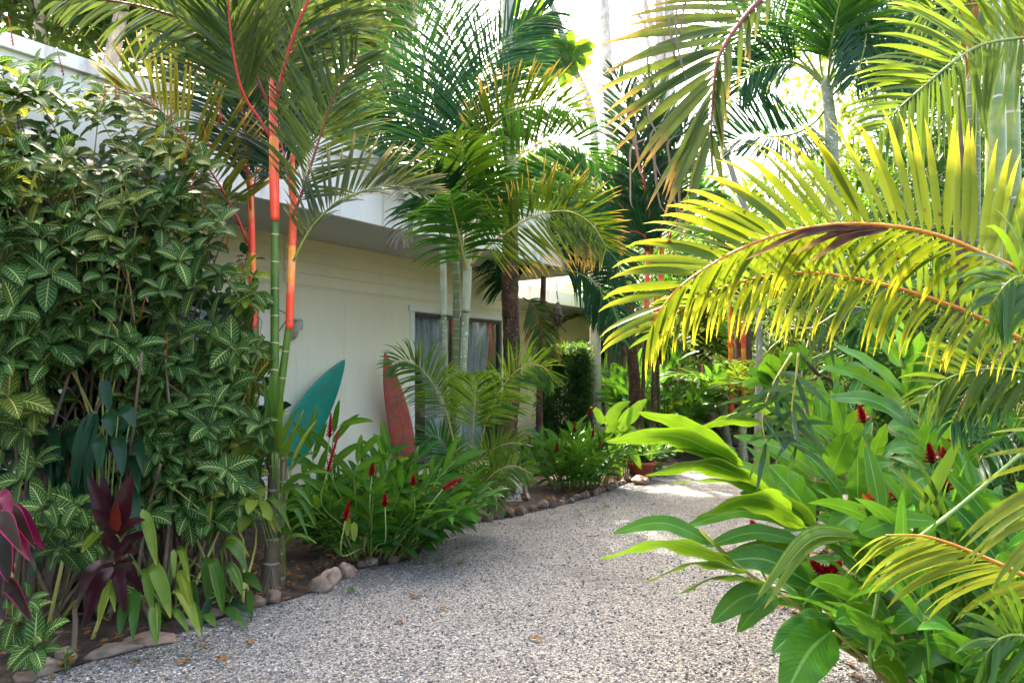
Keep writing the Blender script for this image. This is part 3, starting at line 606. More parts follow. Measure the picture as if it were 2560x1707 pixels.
F(lip3, C1, [(1128, 1110), (1085, 1000), (1010, 860), (930, 740), (820, 600), (690, 470), (540, 405)], L3 - .1, L3 - .5, 'lipgold', 'redrachis', .68, n=38, W=.028, a0=80, a1=28, t0=.2, droop=.12, r0=.01, dih=.1, sides=(-1,))
F(lip3, C1, [(1128, 1111), (1085, 1001), (1010, 861), (930, 741), (820, 601), (690, 471), (540, 406)], L3 - .099, L3 - .499, 'lipgold', 'redrachis', .4, n=32, W=.022, a0=50, a1=22, t0=.22, droop=.4, r0=.008, dih=.8, sides=(1,))
F(lip3, C1, [(1150, 950), (1165, 800), (1190, 650), (1230, 480)], L3 + .1, L3 + .2, 'lipdark', 'redrachis', .5, n=34, W=.03, a0=45, a1=25, t0=.15, droop=.5, r0=.01)
F(lip3, C1, [(1142, 900), (1090, 700), (1000, 500), (900, 300), (780, 140)], L3 + .1, L3 + .2, 'lipdark', 'redrachis', .6, n=44, W=.03, a0=55, a1=28, t0=.2, droop=.6, r0=.01)
0 and F(lip3, C1, [(1145, 900), (1120, 600), (1060, 350), (960, 180), (850, 60)], L3 + .25, L3 + .5, 'lip', 'redrachis', .6, n=40, W=.03, a0=55, a1=28, t0=.2, droop=.6, r0=.01)
# ------------------------------------------------------------------ the three-caned areca clump
AY = 7.2
ar = thing('areca_palm', 'clump of three ringed pale canes with big feathery crown beside the sliding door', 'palm', gp(C4, (1000, 1000)))
stem(ar, 'cane', C4, [(972, 980), (960, 800), (950, 560), (938, 350), (930, 130), (925, -150), (930, -400)], AY + .25, [.04, .036, .032, .032, .031, .031, .022], M['cane'], 14, 60)
stem(ar, 'cane', C4, [(968, 960), (970, 700), (975, 500), (982, 250), (987, 0), (985, -200), (983, -420)], AY + .1, [.05, .044, .04, .039, .038, .037, .025], M['canegreen'], 14, 60)
stem(ar, 'cane', C4, [(985, 995), (978, 800), (992, 620), (1010, 420), (1022, 200), (1030, -40), (1040, -220)], AY, [.038, .037, .036, .038, .040, .042, .028], M['cane'], 14, 60)
stem(ar, 'crownshaft', C3, [(927, 1440), (926, 1300), (925, 1180), (918, 1080)], AY + .22, [.034, .038, .036, .022], M['arshaft'], 14, 30)
stem(ar, 'crownshaft', C3, [(1030, 1420), (1035, 1300), (1040, 1180), (1050, 1080)], AY - .03, [.044, .047, .042, .026], M['arshaft'], 14, 30)
kw = dict(n=82, W=.023, r0=.014)
F(ar, C3, [(985, 1180), (965, 950), (920, 650), (875, 430), (830, 230), (800, 80), (780, -60)], AY, AY - .2, 'areca', 'greenrachis', .95, a0=58, a1=25, droop=.55, t0=.3, **kw)
F(ar, C3, [(975, 1150), (930, 850), (860, 660), (790, 570), (700, 490), (600, 470), (500, 500)], AY, AY + .2, 'areca_dark', 'greenrachis', .75, a0=62, a1=28, droop=1.0, t0=.25, **kw)
F(ar, C3, [(1010, 1150), (1010, 850), (1030, 580), (1080, 400), (1180, 230), (1290, 110), (1420, 50)], AY, AY - .3, 'areca_dark', 'greenrachis', .85, a0=60, a1=28, droop=.7, t0=.3, **kw)
F(ar, C3, [(1020, 1150), (1060, 850), (1110, 650), (1190, 540), (1300, 490), (1440, 480), (1570, 540)], AY - .1, AY - .3, 'areca_gold', 'yellowrachis', .62, a0=80, a1=35, droop=.1, curl=.6, dih=.7, roll=20, t0=.4, **kw)
F(ar, C3, [(1045, 1180), (1110, 960), (1200, 790), (1300, 690), (1420, 640), (1540, 660), (1640, 760)], AY - .2, AY - .5, 'areca', 'yellowrachis', .72, a0=82, a1=35, droop=.1, curl=.5, dih=.65, roll=25, t0=.25, **kw)
F(ar, C3, [(1050, 1210), (1110, 1140), (1200, 1070), (1300, 1005), (1420, 965), (1520, 970), (1610, 1030), (1670, 1130)], AY - .3, AY - .7, 'areca_gold', 'yellowrachis', .72, a0=84, a1=40, droop=.1, curl=.5, dih=.65, roll=25, t0=.15, **kw)
F(ar, C3, [(1030, 1230), (1000, 1080), (970, 950), (950, 880)], AY - .4, AY - 1.3, 'areca', 'yellowrachis', .62, a0=78, a1=30, droop=1.0, t0=.12, n=44, W=.032, r0=.012)
F(ar, C3, [(1010, 1050), (1030, 860), (1010, 720), (985, 620)], AY - .3, AY - 1.1, 'young', 'yellowrachis', .6, a0=75, a1=30, droop=.9, t0=.12, n=44, W=.03, r0=.012)
F(ar, C3, [(1050, 1150), (1085, 980), (1130, 860), (1160, 780)], AY - .2, AY - .6, 'areca', 'greenrachis', .6, a0=70, a1=30, droop=.7, t0=.2, n=44, W=.03, r0=.012)
F(ar, C3, [(980, 1150), (930, 960), (880, 870), (850, 830)], AY - .2, AY - .9, 'areca_dark', 'greenrachis', .62, a0=70, a1=30, droop=.8, t0=.2, n=44, W=.03, r0=.012)
F(ar, C3, [(985, 1150), (940, 800), (860, 500), (720, 340), (600, 320)], AY + .3, AY + .7, 'areca', 'greenrachis', .85, a0=62, a1=30, droop=.8, t0=.25, **kw)
F(ar, C3, [(1000, 1150), (1000, 700), (980, 300), (960, 50), (950, -150)], AY + .3, AY + .5, 'areca_dark', 'greenrachis', .9, a0=58, a1=30, droop=.6, t0=.3, **kw)
F(ar, C3, [(990, 1150), (960, 900), (830, 730), (680, 660), (540, 690)], AY + .2, AY + .6, 'areca_dark', 'greenrachis', .7, a0=62, a1=30, droop=1.1, t0=.25, **kw)
F(ar, C3, [(1020, 1150), (1060, 820), (1130, 560), (1230, 330), (1330, 190)], AY + .3, AY + .5, 'areca', 'greenrachis', .75, a0=60, a1=30, droop=.7, t0=.3, **kw)
F(ar, C3, [(925, 1100), (880, 1000), (810, 960), (760, 1010), (740, 1090)], AY - .1, AY - .3, 'dry', 'darkrachis', .35, a0=70, a1=30, droop=1.6, t0=.3, n=24, W=.022, r0=.01, keep=.6)
# young palms at its foot
yp = thing('young_palm', 'low bright feathery young palm growing in front of the tall brown trunk', 'palm', gp(C4, (1015, 1000)))
YY = 7.0
F(yp, C4, [(985, 700), (955, 560), (925, 470), (880, 380), (810, 300), (745, 275), (680, 300)], YY, YY - .4, 'young', 'yellowrachis', .4, a0=75, a1=30, droop=.8, n=46, W=.02, r0=.009, t0=.3)
F(yp, C4, [(1050, 720), (1063, 560), (1070, 450), (1066, 380), (1062, 340)], YY - .2, YY - .9, 'young', 'yellowrachis', .52, a0=64, a1=20, droop=1.2, dih=-.25, n=46, W=.021, r0=.009, t0=.3)
F(yp, C4, [(1080, 760), (1120, 560), (1170, 440), (1240, 340), (1320, 295), (1390, 310), (1430, 370)], YY - .1, YY - .3, 'young', 'yellowrachis', .46, a0=80, a1=35, droop=.3, curl=.3, n=48, W=.022, r0=.009, t0=.3, dih=.5, roll=20)
F(yp, C4, [(1010, 1000), (1040, 850), (1090, 740), (1160, 675), (1240, 650), (1300, 660)], YY - .1, YY - .5, 'young', 'yellowrachis', .3, a0=75, a1=30, droop=.5, n=40, W=.018, r0=.009, t0=.35)
F(yp, C4, [(1040, 950), (1100, 850), (1170, 780), (1250, 755), (1330, 790)], YY - .2, YY - .5, 'young', 'yellowrachis', .3, a0=75, a1=30, droop=.7, n=38, W=.018, r0=.009, t0=.3)
F(yp, C4, [(1010, 1000), (1050, 880), (1100, 840), (1160, 880), (1170, 960)], YY - .3, YY - .6, 'young', 'yellowrachis', .26, a0=75, a1=30, droop=.7, n=34, W=.018, r0=.008, t0=.35)
F(yp, C4, [(1010, 990), (1030, 900), (1040, 850), (1045, 800)], YY - .4, YY - .9, 'young', 'yellowrachis', .26, a0=80, a1=35, droop=.9, n=30, W=.016, r0=.008, t0=.25)
F(yp, C4, [(990, 900), (970, 760), (930, 660), (880, 620), (830, 650)], YY + .1, YY, 'areca', 'greenrachis', .34, a0=70, a1=30, droop=.8, n=36, W=.02, r0=.009, t0=.3)
crown(yp, gp(C4, (1015, 1000)) + UP * .05, 4, .7, [M['young'], M['areca']], M['yellowrachis'], .26, 1.0, (40, 75), 24, .02, r0=.009, droop=.7)
# ------------------------------------------------------------------ tall brown trunk
TY = 8.5
tp = thing('tall_palm', 'tall palm with thick brown lichen spotted trunk at the bed edge', 'palm', gp(C4, (1232, 905)))
stem(tp, 'trunk', C4, [(1238, 920), (1232, 860), (1222, 720), (1225, 550), (1240, 380), (1238, 200), (1232, 0), (1232, -250), (1230, -420)], TY, [.24, .15, .115, .11, .108, .105, .103, .10, .095], M['brownbark'], 18, 90, bump=lambda t: 1 + .03 * np.sin(t * 140) + .02 * np.sin(t * 61))
stem(tp, 'upper_trunk', C3, [(1229, 945), (1231, 830), (1232, 760), (1226, 600), (1222, 430), (1220, 200), (1222, -60), (1224, -400)], TY, [.095, .09, .085, .08, .075, .07, .065, .06], M['greybark'], 16, 60)
stem(tp, 'husk', C3, [(1245, 420), (1262, 300), (1272, 200), (1295, 120)], TY - .1, [.03, .07, .05, .006], M['brownbark'], 10, 20)
crown(tp, P(*C3(1226, -400), TY), 9, 2.6, M['areca_dark'], M['greenrachis'], .7, 1.0, (25, 80), 46, .035, droop=.8)
# ------------------------------------------------------------------ small dark glossy palm with the hanging pod
dp = P(*C6(228, 160), 10.6); dpb = np.array([P(*C6(205, 900), 10.6)[0], 10.6, 0.])
dk = thing('dark_palm', 'small thin trunked palm with glossy dark drooping fronds beyond the brown trunk', 'palm', dpb)
mb = MB(); mb.tube([dpb, dpb + (dp - dpb) * .4 + np.array([-.02, 0, 0]), dp - UP * .1], [.06, .048, .042], 12, m=40); mb.build('trunk', M['brownbark'], dk)
for pts in ([(228, 170), (190, 60), (120, 10), (40, 40), (-20, 130)], [(228, 165), (240, 40), (290, -40), (370, -20), (430, 80)], [(230, 165), (330, 100), (430, 140), (520, 260), (540, 420)], [(232, 165), (370, 160), (500, 230), (590, 350), (640, 520)],
            [(228, 170), (150, 120), (60, 150), (10, 260)], [(228, 165), (210, 20), (230, -120), (290, -230)], [(230, 170), (330, 40), (470, 0), (590, 80), (660, 200)]):
    F(dk, C6, pts, 10.6, 10.6 + U(-.9, .4), 'areca_dark', 'greenrachis', .72, n=50, W=.034, a0=62, a1=26, droop=1.0, t0=.2, r0=.014, ref='cam', roll=U(-25, 25))
F(dk, C6, [(120, 300), (170, 340), (210, 440), (230, 560), (270, 620)], 10.2, 10.0, 'oldfrond', 'darkrachis', .5, n=34, W=.04, a0=60, a1=30, droop=1.5, t0=.1)
0 and F(dk, C6, [(110, 330), (150, 400), (190, 520), (200, 660)], 10.2, 10.0, 'areca_dark', 'darkrachis', .5, n=34, W=.035, a0=60, a1=30, droop=1.5, t0=.1)
pd = P(*C6(302, 375), 10.0)
pod = thing('seed_pod', 'dried brown seed pod hanging on a thin stalk in front of the far eave', 'seed pod', pd)
mb = MB(); mb.tube([P(*C6(297, 215), 10.2), P(*C6(298, 280), 10.1), pd + UP * .18], [.008], 6, m=12); mb.build('stalk', M['twig'], pod)
mb = MB(); mb.tube([pd + UP * .15, pd + UP * .12, pd, pd - UP * .09, pd - UP * .15], [.012, .045, .07, .055, .015], 14, m=24, bump=lambda t: 1 + .12 * np.sin(t * 23) + .1 * np.sin(t * 57 + 1))
for k in range(9): mb.tube([pd + rng.normal(0, .03, 3), pd - UP * .12 + rng.normal(0, .05, 3), pd - UP * .2 + rng.normal(0, .07, 3)], [.018, .006], 6, m=6)
mb.build('husk', M['twig'], pod)
# ------------------------------------------------------------------ striped-leaf shrubs
def inside(poly, u, v):
    c = False; n = len(poly)
    for i in range(n):
        (x0, y0), (x1, y1) = poly[i], poly[i - 1]
        if (y0 > v) != (y1 > v) and u < (x1 - x0) * (v - y0) / (y1 - y0 + 1e-9) + x0: c = not c
    return c
def rosettes(mb, pts, axes, Ls, nleaf=(5, 8), mat=0, W=.43, **k):
    B, Dv, Sd, LL, RN = [], [], [], [], []
    for p, a, L in zip(pts, axes, Ls):
        a = nrm(a); h = nrm(np.cross(a, [.3, .5, .8])); g = np.cross(a, h); n = rng.integers(*nleaf); ph = U(0, 6.28); rr = rng.random()
        for j in range(n):
            th = ph + j * 2.4 + U(-.25, .25); rad = math.cos(th) * h + math.sin(th) * g; el = .6 - .85 * j / n + U(-.15, .15)
            d = nrm(rad * math.cos(el) + a * math.sin(el)); B.append(p - a * (.012 * j) + rad * .012); Dv.append(d); Sd.append(np.cross(d, a) + rng.normal(0, .12, 3))
            LL.append(L * U(.5, 1.15) * (.75 if j == 0 else 1)); RN.append(np.clip(rr + U(-.25, .25), 0, 1))
    blades(mb, np.array(B), np.array(Dv), np.array(Sd), np.array(LL), np.array(LL) * W, mat=mat, rnd=np.array(RN), **k)
POLY = [(-60, 70), (40, 85), (110, 150), (200, 185), (300, 240), (400, 285), (460, 360), (540, 420), (575, 500), (545, 590), (610, 640), (650, 740), (640, 830), (660, 930), (650, 1050), (675, 1120), (650, 1230), (590, 1290), (480, 1260), (380, 1290), (300, 1180), (180, 1150), (120, 1180), (-60, 1150)]
def shrub(name, label, poly, n, Yf, Y_d, L, base_pts, mats, inner=0, gap=None):
    root = thing(name, label, 'shrub', base_pts[0])
    xs = [p[0] for p in poly]; ys = [p[1] for p in poly]; pts, axs, ls, young = [], [], [], []
    stems = MB()
    tries = 0
    while len(pts) < n and tries < n * 40:
        tries += 1
        u, v = U(min(xs), max(xs)), U(min(ys), max(ys))
        if not inside(poly, u, v): continue
        if gap and gap(u, v) > rng.random(): continue
        k = rng.random() ** 1.5
        Y = Yf(u, v) + Y_d * k; p = P(u, v, Y)
        if p[2] < .05: continue
        pts.append(p); top = min(1.0, max(0.0, (700 - v) / 600.0))
        axs.append(np.array([U(-.6, .6), -.9 + U(-.3, .5) + .35 * top, .55 + .5 * top + U(-.3, .3)])); ls.append(L * U(.75, 1.15)); young.append(rng.random() < .06 + .4 * top)
    pts, axs, ls, young = np.array(pts), np.array(axs), np.array(ls), np.array(young)
    mb = MB()
    old = rng.random(len(pts)) < .025
    for f, mi in ((~young & ~old, 0), (young & ~old, 1), (old, 3)):
        if f.any(): rosettes(mb, pts[f], axs[f], ls[f], mat=mi, W=.48, S=6, K=2, pa=.55, pb=.8, droop=.9, fold=.3, wave=.06)
    if inner:  # dark inner leaves added for the shade behind the outer foliage
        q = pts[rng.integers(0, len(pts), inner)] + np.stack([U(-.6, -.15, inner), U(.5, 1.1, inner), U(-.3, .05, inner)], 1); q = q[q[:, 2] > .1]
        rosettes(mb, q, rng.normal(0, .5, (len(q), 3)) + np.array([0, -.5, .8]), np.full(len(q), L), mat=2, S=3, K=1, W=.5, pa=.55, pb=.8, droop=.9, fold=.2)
    if inner:  # more dark leaves standing in for shade in the low gap
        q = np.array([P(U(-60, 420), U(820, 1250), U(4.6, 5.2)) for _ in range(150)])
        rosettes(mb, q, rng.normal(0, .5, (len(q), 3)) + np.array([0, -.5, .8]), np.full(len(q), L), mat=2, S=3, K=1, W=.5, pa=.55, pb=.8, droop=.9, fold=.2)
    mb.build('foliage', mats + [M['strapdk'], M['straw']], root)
    for p, a in zip(pts, axs):
        if rng.random() < .16:
            b = base_pts[rng.integers(len(base_pts))] + np.array([U(-.25, .25), U(-.15, .25), 0]); q = p - nrm(a) * .32
            q2 = b * .45 + q * .55 + np.array([0, .15, .05])
            stems.tube([b, q2, q, p], [.013, .009, .006, .004], 6, m=10, mat=0 if rng.random() < .35 else 1)
    stems.build('stems', [M['stemolive'], M['twig']], root)
    return root, pts, axs
def spike(root, name, p, d, L, r, mat, n=34, mat2=None):       # an upright cone of bracts
    mb = MB(); d = nrm(np.asarray(d, float)); h = nrm(np.cross(d, [.2, 1, .1])); g = np.cross(d, h)
    t = np.linspace(0, 1, n); th = np.arange(n) * 2.4
    rad = np.cos(th)[:, None] * h + np.sin(th)[:, None] * g
    B = p + d * (t * L)[:, None]; el = .35 + .9 * t
    blades(mb, B, rad * np.cos(el)[:, None] + d * np.sin(el)[:, None], np.cross(rad, d), r * (1.25 - .65 * t), r * .72 * (1.2 - .6 * t), 4, 1, .6, .6, .0, .5)
    mb.tube([p, p + d * L], [r * .3, r * .1], 6)
    return mb.build(name, mat, root)
dk_gap = lambda u, v: (.66 if (v > 930 and u < 340 and v < 1200) else 0) + (.35 if 640 < v < 930 and u > 330 and u < 560 and v > 820 else 0)
sh, spts, saxs = shrub('striped_shrub', 'huge bushy shrub of dark leaves with pale yellow veins beside the house', POLY, 440, lambda u, v: 3.75 + max(0, u) / 650 * .85 + max(0, 520 - v) / 520 * .45, .75, .186,
    [P(150, 1500, 4.3) * np.array([1, 1, 0]), P(330, 1480, 4.5) * np.array([1, 1, 0]), P(50, 1500, 4.1) * np.array([1, 1, 0]), P(500, 1420, 4.75) * np.array([1, 1, 0])], [M['sanch'], M['sanchy']], inner=420, gap=dk_gap)
for k in range(16):                              # thin orange flower spikes at the shoot tips
    C, (x, y) = [(C1, q) for q in [(60, 160), (290, 300), (470, 430), (530, 410), (700, 490), (780, 520), (990, 540), (1010, 520), (960, 640), (840, 700), (870, 830), (930, 930), (1030, 1100), (640, 1400), (760, 280 + 1300), (1120, 1230)]][k]
    p = P(*C(x, y), 3.75 + C(x, y)[0] / 650 * .85); spike(sh, 'flower_spike', p - UP * .06, [U(-.3, .3), -.1, 1], .15, .012, M['orangepetal'], 26)
mb = MB()                                        # bare woody stems showing low in the gap
for k in range(26):
    b = P(U(30, 420), 1450, U(4.1, 4.6)) * np.array([1, 1, 0]); t = b + np.array([U(-.4, .4), U(-.1, .3), U(.9, 1.9)])
    mb.tube([b, (b + t) / 2 + rng.normal(0, .08, 3), t], [U(.012, .024), .008], 7, m=14, mat=0)
mb.build('woody_stems', M['twig'], sh)
low = [(470, 1000), (650, 990), (680, 1080), (660, 1180), (650, 1290), (560, 1330), (440, 1290), (320, 1290), (330, 1180), (400, 1070)]
shrub('striped_shrub', 'lower clump of striped leaves spreading in front of the large shrub beside the red stems', low, 60, lambda u, v: 3.95 + u / 650 * .5, .3, .18, [P(520, 1400, 4.5) * np.array([1, 1, 0])], [M['sanch'], M['sanchy']])
shrub('striped_shrub', 'small striped sprig low at the corner with only a few leaves', [(-30, 1480), (70, 1480), (90, 1640), (-30, 1640)], 5, lambda u, v: 3.2, .1, .15, [P(10, 1640, 3.3) * np.array([1, 1, 0])], [M['sanch'], M['sanchy']])
shrub('striped_shrub', 'mid height striped sprigs leaning out over the maroon cordyline', [(20, 1100), (200, 1180), (250, 1290), (230, 1440), (120, 1390), (-20, 1260)], 14, lambda u, v: 3.5 + u / 900, .2, .16, [P(120, 1560, 3.8) * np.array([1, 1, 0])], [M['sanch'], M['sanchy']])
# fill behind the shrub: dark broad strap leaves hanging in its gap
def leafset(name, root, C, items, mat, S=14, K=2, face=None, petiole=None, **k):
    """each item: base px, tip px, base Y, tip Y, width m, arch"""
    for it in items:
        (b, t, Y0, Y1, W, s) = it[:6]; mt = M[it[6]] if len(it) > 6 else mat
        mb = MB(); p0, p1 = P(*C(*b), Y0), P(*C(*t), Y1); blade_on(mb, sag(p0, p1, s), W, face, S, K, pb=.8, **k)
        mats = [mt]
        if petiole is not None:
            mb.tube([petiole, (petiole + p0) / 2 + UP * .05, p0], [.006, .004], 6, 1, m=10); mats.append(M['stemgreen'])
        mb.build(name, mats, root)
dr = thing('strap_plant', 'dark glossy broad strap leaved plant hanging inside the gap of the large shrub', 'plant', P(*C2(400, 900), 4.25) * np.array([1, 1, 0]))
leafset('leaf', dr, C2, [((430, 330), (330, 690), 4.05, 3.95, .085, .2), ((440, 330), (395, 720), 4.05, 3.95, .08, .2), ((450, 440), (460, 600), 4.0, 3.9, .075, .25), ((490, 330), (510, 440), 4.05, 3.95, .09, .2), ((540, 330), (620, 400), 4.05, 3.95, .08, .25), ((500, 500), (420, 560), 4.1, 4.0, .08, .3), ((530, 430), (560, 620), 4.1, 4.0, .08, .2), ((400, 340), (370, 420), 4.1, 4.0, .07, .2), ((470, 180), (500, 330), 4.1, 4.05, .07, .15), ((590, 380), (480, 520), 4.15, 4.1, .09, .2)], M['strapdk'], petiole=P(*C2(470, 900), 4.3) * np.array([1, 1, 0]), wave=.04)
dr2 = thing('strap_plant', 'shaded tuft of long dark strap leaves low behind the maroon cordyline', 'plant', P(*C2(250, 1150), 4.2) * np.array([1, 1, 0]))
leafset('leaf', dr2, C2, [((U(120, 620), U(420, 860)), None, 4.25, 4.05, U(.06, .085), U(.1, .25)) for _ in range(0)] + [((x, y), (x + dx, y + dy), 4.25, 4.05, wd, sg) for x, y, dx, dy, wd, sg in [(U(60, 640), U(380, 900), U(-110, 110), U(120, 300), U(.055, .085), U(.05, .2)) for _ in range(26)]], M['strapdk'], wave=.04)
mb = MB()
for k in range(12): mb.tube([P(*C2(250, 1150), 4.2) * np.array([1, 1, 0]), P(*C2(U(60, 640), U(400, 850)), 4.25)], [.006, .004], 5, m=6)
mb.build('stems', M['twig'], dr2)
# cordylines
c0 = gp(C11, (520, 1400)) + np.array([0.02, .35, 0])
cm = thing('cordyline', 'dark maroon cordyline with one bright red leaf on a thin bent trunk', 'plant', c0)
mb = MB(); mb.tube([gp(C11, (515, 1400)), P(*C11(530, 1150), 3.75), P(*C11(545, 1000), 3.8), P(*C11(770, 700), 3.85), P(*C11(800, 560), 3.85)], [.016, .014, .013, .014, .01], 8, m=24); mb.build('trunk', M['twig'], cm)
CY = 3.75
leafset('leaf', cm, C11, [((790, 560), (615, 90), CY, CY, .085, .05), ((800, 540), (712, 80), CY, CY + .1, .075, .04), ((820, 520), (930, 85), CY - .05, CY - .05, .1, .05), ((815, 500), (830, 300), CY - .1, CY - .12, .085, .1, 'redleaf'), ((830, 520), (1020, 420), CY - .05, CY - .1, .07, .1), ((800, 600), (700, 530), CY - .1, CY - .15, .08, .15), ((810, 640), (820, 530), CY - .1, CY - .12, .06, .1), ((830, 640), (1060, 500), CY - .05, CY - .05, .06, .1), ((780, 500), (645, 345), CY, CY - .05, .06, .05), ((800, 700), (970, 640), CY, CY - .1, .08, .15), ((790, 720), (525, 990), CY - .1, CY - .25, .085, .25), ((810, 770), (880, 1080), CY - .1, CY - .2, .075, .2), ((790, 750), (590, 1170), CY - .05, CY - .2, .08, .2), ((800, 740), (1010, 950), CY, CY - .1, .07, .2), ((820, 720), (940, 700), CY, CY + .1, .08, .1)], M['maroon'], wave=.06)
cp = thing('cordyline', 'cordyline with magenta edged dark leaves cut off by the picture edge', 'plant', P(*C11(-60, 1250), 3.4) * np.array([1, 1, 0]))
mb = MB(); mb.tube([P(-60, 1600, 3.45) * np.array([1, 1, 0]), P(*C11(-60, 500), 3.4)], [.016, .012], 8, m=10); mb.build('trunk', M['twig'], cp)
leafset('leaf', cp, C11, [((-60, 420), (250, 620), 3.4, 3.2, .075, .25), ((-50, 400), (315, 640), 3.4, 3.25, .07, .25, 'pink'), ((-60, 440), (150, 640), 3.35, 3.15, .1, .2), ((-40, 480), (60, 860), 3.3, 3.2, .1, .2), ((-60, 460), (210, 710), 3.38, 3.2, .08, .2, 'pink'), ((-60, 300), (90, 370), 3.4, 3.3, .07, .3, 'pink'), ((-50, 500), (105, 810), 3.4, 3.3, .05, .2, 'redleaf'), ((-40, 850), (220, 1130), 3.3, 3.2, .08, .2), ((-40, 600), (5, 980), 3.3, 3.2, .07, .1), ((-60, 900), (30, 1130), 3.3, 3.2, .08, .1), ((-50, 380), (60, 300), 3.42, 3.4, .06, .1, 'pink')], M['pinkedge'], wave=.05)
# strap-leaved ground plants along the near edge
def straps(label, name_mat, C, items, foot, group=None, **k):
    r = thing('strap_plant', label, 'plant', foot, group)
    for it in items:
        b, t, Y0, Y1, W, s = it[:6]; mb = MB(); p0, p1 = P(*C(*b), Y0), P(*C(*t), Y1)
        d = p1 - p0; top = p0 + d * .3 + UP * s * np.linalg.norm(d); mid = p0 + d * .68 + UP * s * .85 * np.linalg.norm(d)
        blade_on(mb, [p0, top, mid, p1], W, [0, -.8, .6], 16, 2, pa=.5, pb=.85, wave=.05, fold=.16, **k)
        f = foot + np.array([U(-.05, .05), U(-.05, .05), 0]); mb.tube([f, f * .4 + p0 * .6 + UP * .03, p0], [.006, .0035], 6, 1, m=10)
        mb.build('leaf', [M[it[6]] if len(it) > 6 else name_mat, M['stemgreen']], r)
    return r
straps('arching strap leaved plant, yellow green with brown scorched patches, drooping over the stones', M['strapy'], C11, [((1010, 770), (1075, 1080), 3.75, 3.6, .055, .15), ((1050, 750), (1200, 1110), 3.7, 3.55, .075, .2), ((1000, 350), (1100, 740), 3.75, 3.65, .06, .12), ((1250, 640), (1335, 860), 3.8, 3.7, .035, .2), ((1240, 800), (1350, 1060), 3.78, 3.65, .06, .2), ((1220, 920), (1410, 1240), 3.75, 3.6, .06, .2), ((1330, 1000), (1425, 1200), 3.75, 3.62, .04, .15, 'strap'), ((780, 850), (690, 1160), 3.65, 3.5, .05, .1), ((760, 840), (810, 1070), 3.65, 3.55, .03, .1), ((960, 890), (935, 1270), 3.7, 3.5, .06, .1, 'strap'), ((1080, 1000), (1100, 1300), 3.65, 3.5, .065, .1, 'strap'), ((900, 930), (840, 1240), 3.7, 3.55, .06, .1, 'strap'), ((1200, 1060), (1330, 1220), 3.7, 3.6, .04, .15, 'strap'), ((1220, 630), (1225, 830), 3.8, 3.7, .03, .1), ((690, 360), (610, 590), 3.8, 3.75, .05, .1, 'strap'), ((740, 480), (570, 650), 3.75, 3.7, .06, .1)], gp(C11, (1000, 1250)) + np.array([0, .3, 0]))
straps('fresh green strap plant with broad leaves nodding beside the red stem roots', M['strap'], C2, [((930, 1000), (960, 1250), 4.35, 4.2, .07, .25), ((960, 1010), (1020, 1260), 4.3, 4.15, .075, .25), ((1010, 960), (1130, 1060), 4.35, 4.2, .07, .3), ((1030, 1040), (1110, 1170), 4.3, 4.2, .065, .25), ((1010, 1230), (1135, 1325), 4.2, 4.05, .06, .1), ((920, 1240), (990, 1315), 4.2, 4.1, .06, .1), ((1020, 935), (1140, 990), 4.4, 4.3, .03, .3, 'strapy'), ((800, 960), (865, 1030), 4.35, 4.25, .04, .2), ((1140, 1140), (1150, 1290), 4.3, 4.2, .05, .1), ((880, 1100), (910, 1290), 4.3, 4.2, .05, .1), ((1090, 1100), (1200, 1150), 4.4, 4.3, .07, .2), ((840, 1060), (880, 1240), 4.3, 4.15, .05, .1, 'strapy'), ((1050, 1200), (1160, 1270), 4.3, 4.2, .05, .1, 'strapdk'), ((960, 1180), (930, 1300), 4.2, 4.15, .05, .1, 'strapdk')], gp(C2, (1000, 1260)) + np.array([-.05, .3, 0]))
straps('small yellow green strap shoots at the foot of the red stemmed palms', M['strapy'], C2, [((1180, 770), (1260, 880), 4.6, 4.5, .04, .2), ((1190, 775), (1285, 880), 4.6, 4.5, .04, .25), ((1200, 760), (1330, 870), 4.6, 4.5, .04, .35), ((1270, 900), (1340, 870), 4.55, 4.5, .06, .15, 'strap'), ((1300, 920), (1450, 930), 4.55, 4.5, .025, .2), ((1320, 890), (1440, 860), 4.6, 4.5, .02, .2, 'strap'), ((1300, 950), (1420, 930), 4.6, 4.5, .02, .3, 'strap')], gp(C2, (1290, 1120)))
# upright suckers between the red stems
sk = thing('palm_sucker', 'upright bright green palm sucker with narrow blades between the red stemmed palms', 'plant', gp(C2, (1260, 1100)))
leafset('leaf', sk, C4, [((145, 700), (140, 320), 4.7, 4.65, .06, 0), ((160, 700), (175, 330), 4.7, 4.65, .05, 0), ((150, 690), (110, 350), 4.7, 4.7, .05, .02), ((165, 690), (195, 410), 4.68, 4.6, .05, .02), ((170, 700), (268, 490), 4.65, 4.5, .05, .1), ((180, 720), (285, 570), 4.65, 4.5, .04, .1), ((240, 730), (350, 545), 4.7, 4.55, .035, .05, 'strapy'), ((200, 740), (290, 500), 4.75, 4.7, .03, .05, 'strapy'), ((220, 780), (365, 690), 4.7, 4.5, .03, .1), ((215, 850), (430, 790), 4.7, 4.45, .035, .12), ((190, 860), (365, 870), 4.7, 4.5, .045, .25), ((180, 880), (330, 940), 4.7, 4.5, .04, .25), ((200, 920), (350, 1040), 4.65, 4.5, .03, .3), ((210, 950), (310, 1080), 4.6, 4.5, .03, .3)], M['young'], petiole=gp(C2, (1265, 1110)), wave=.02)
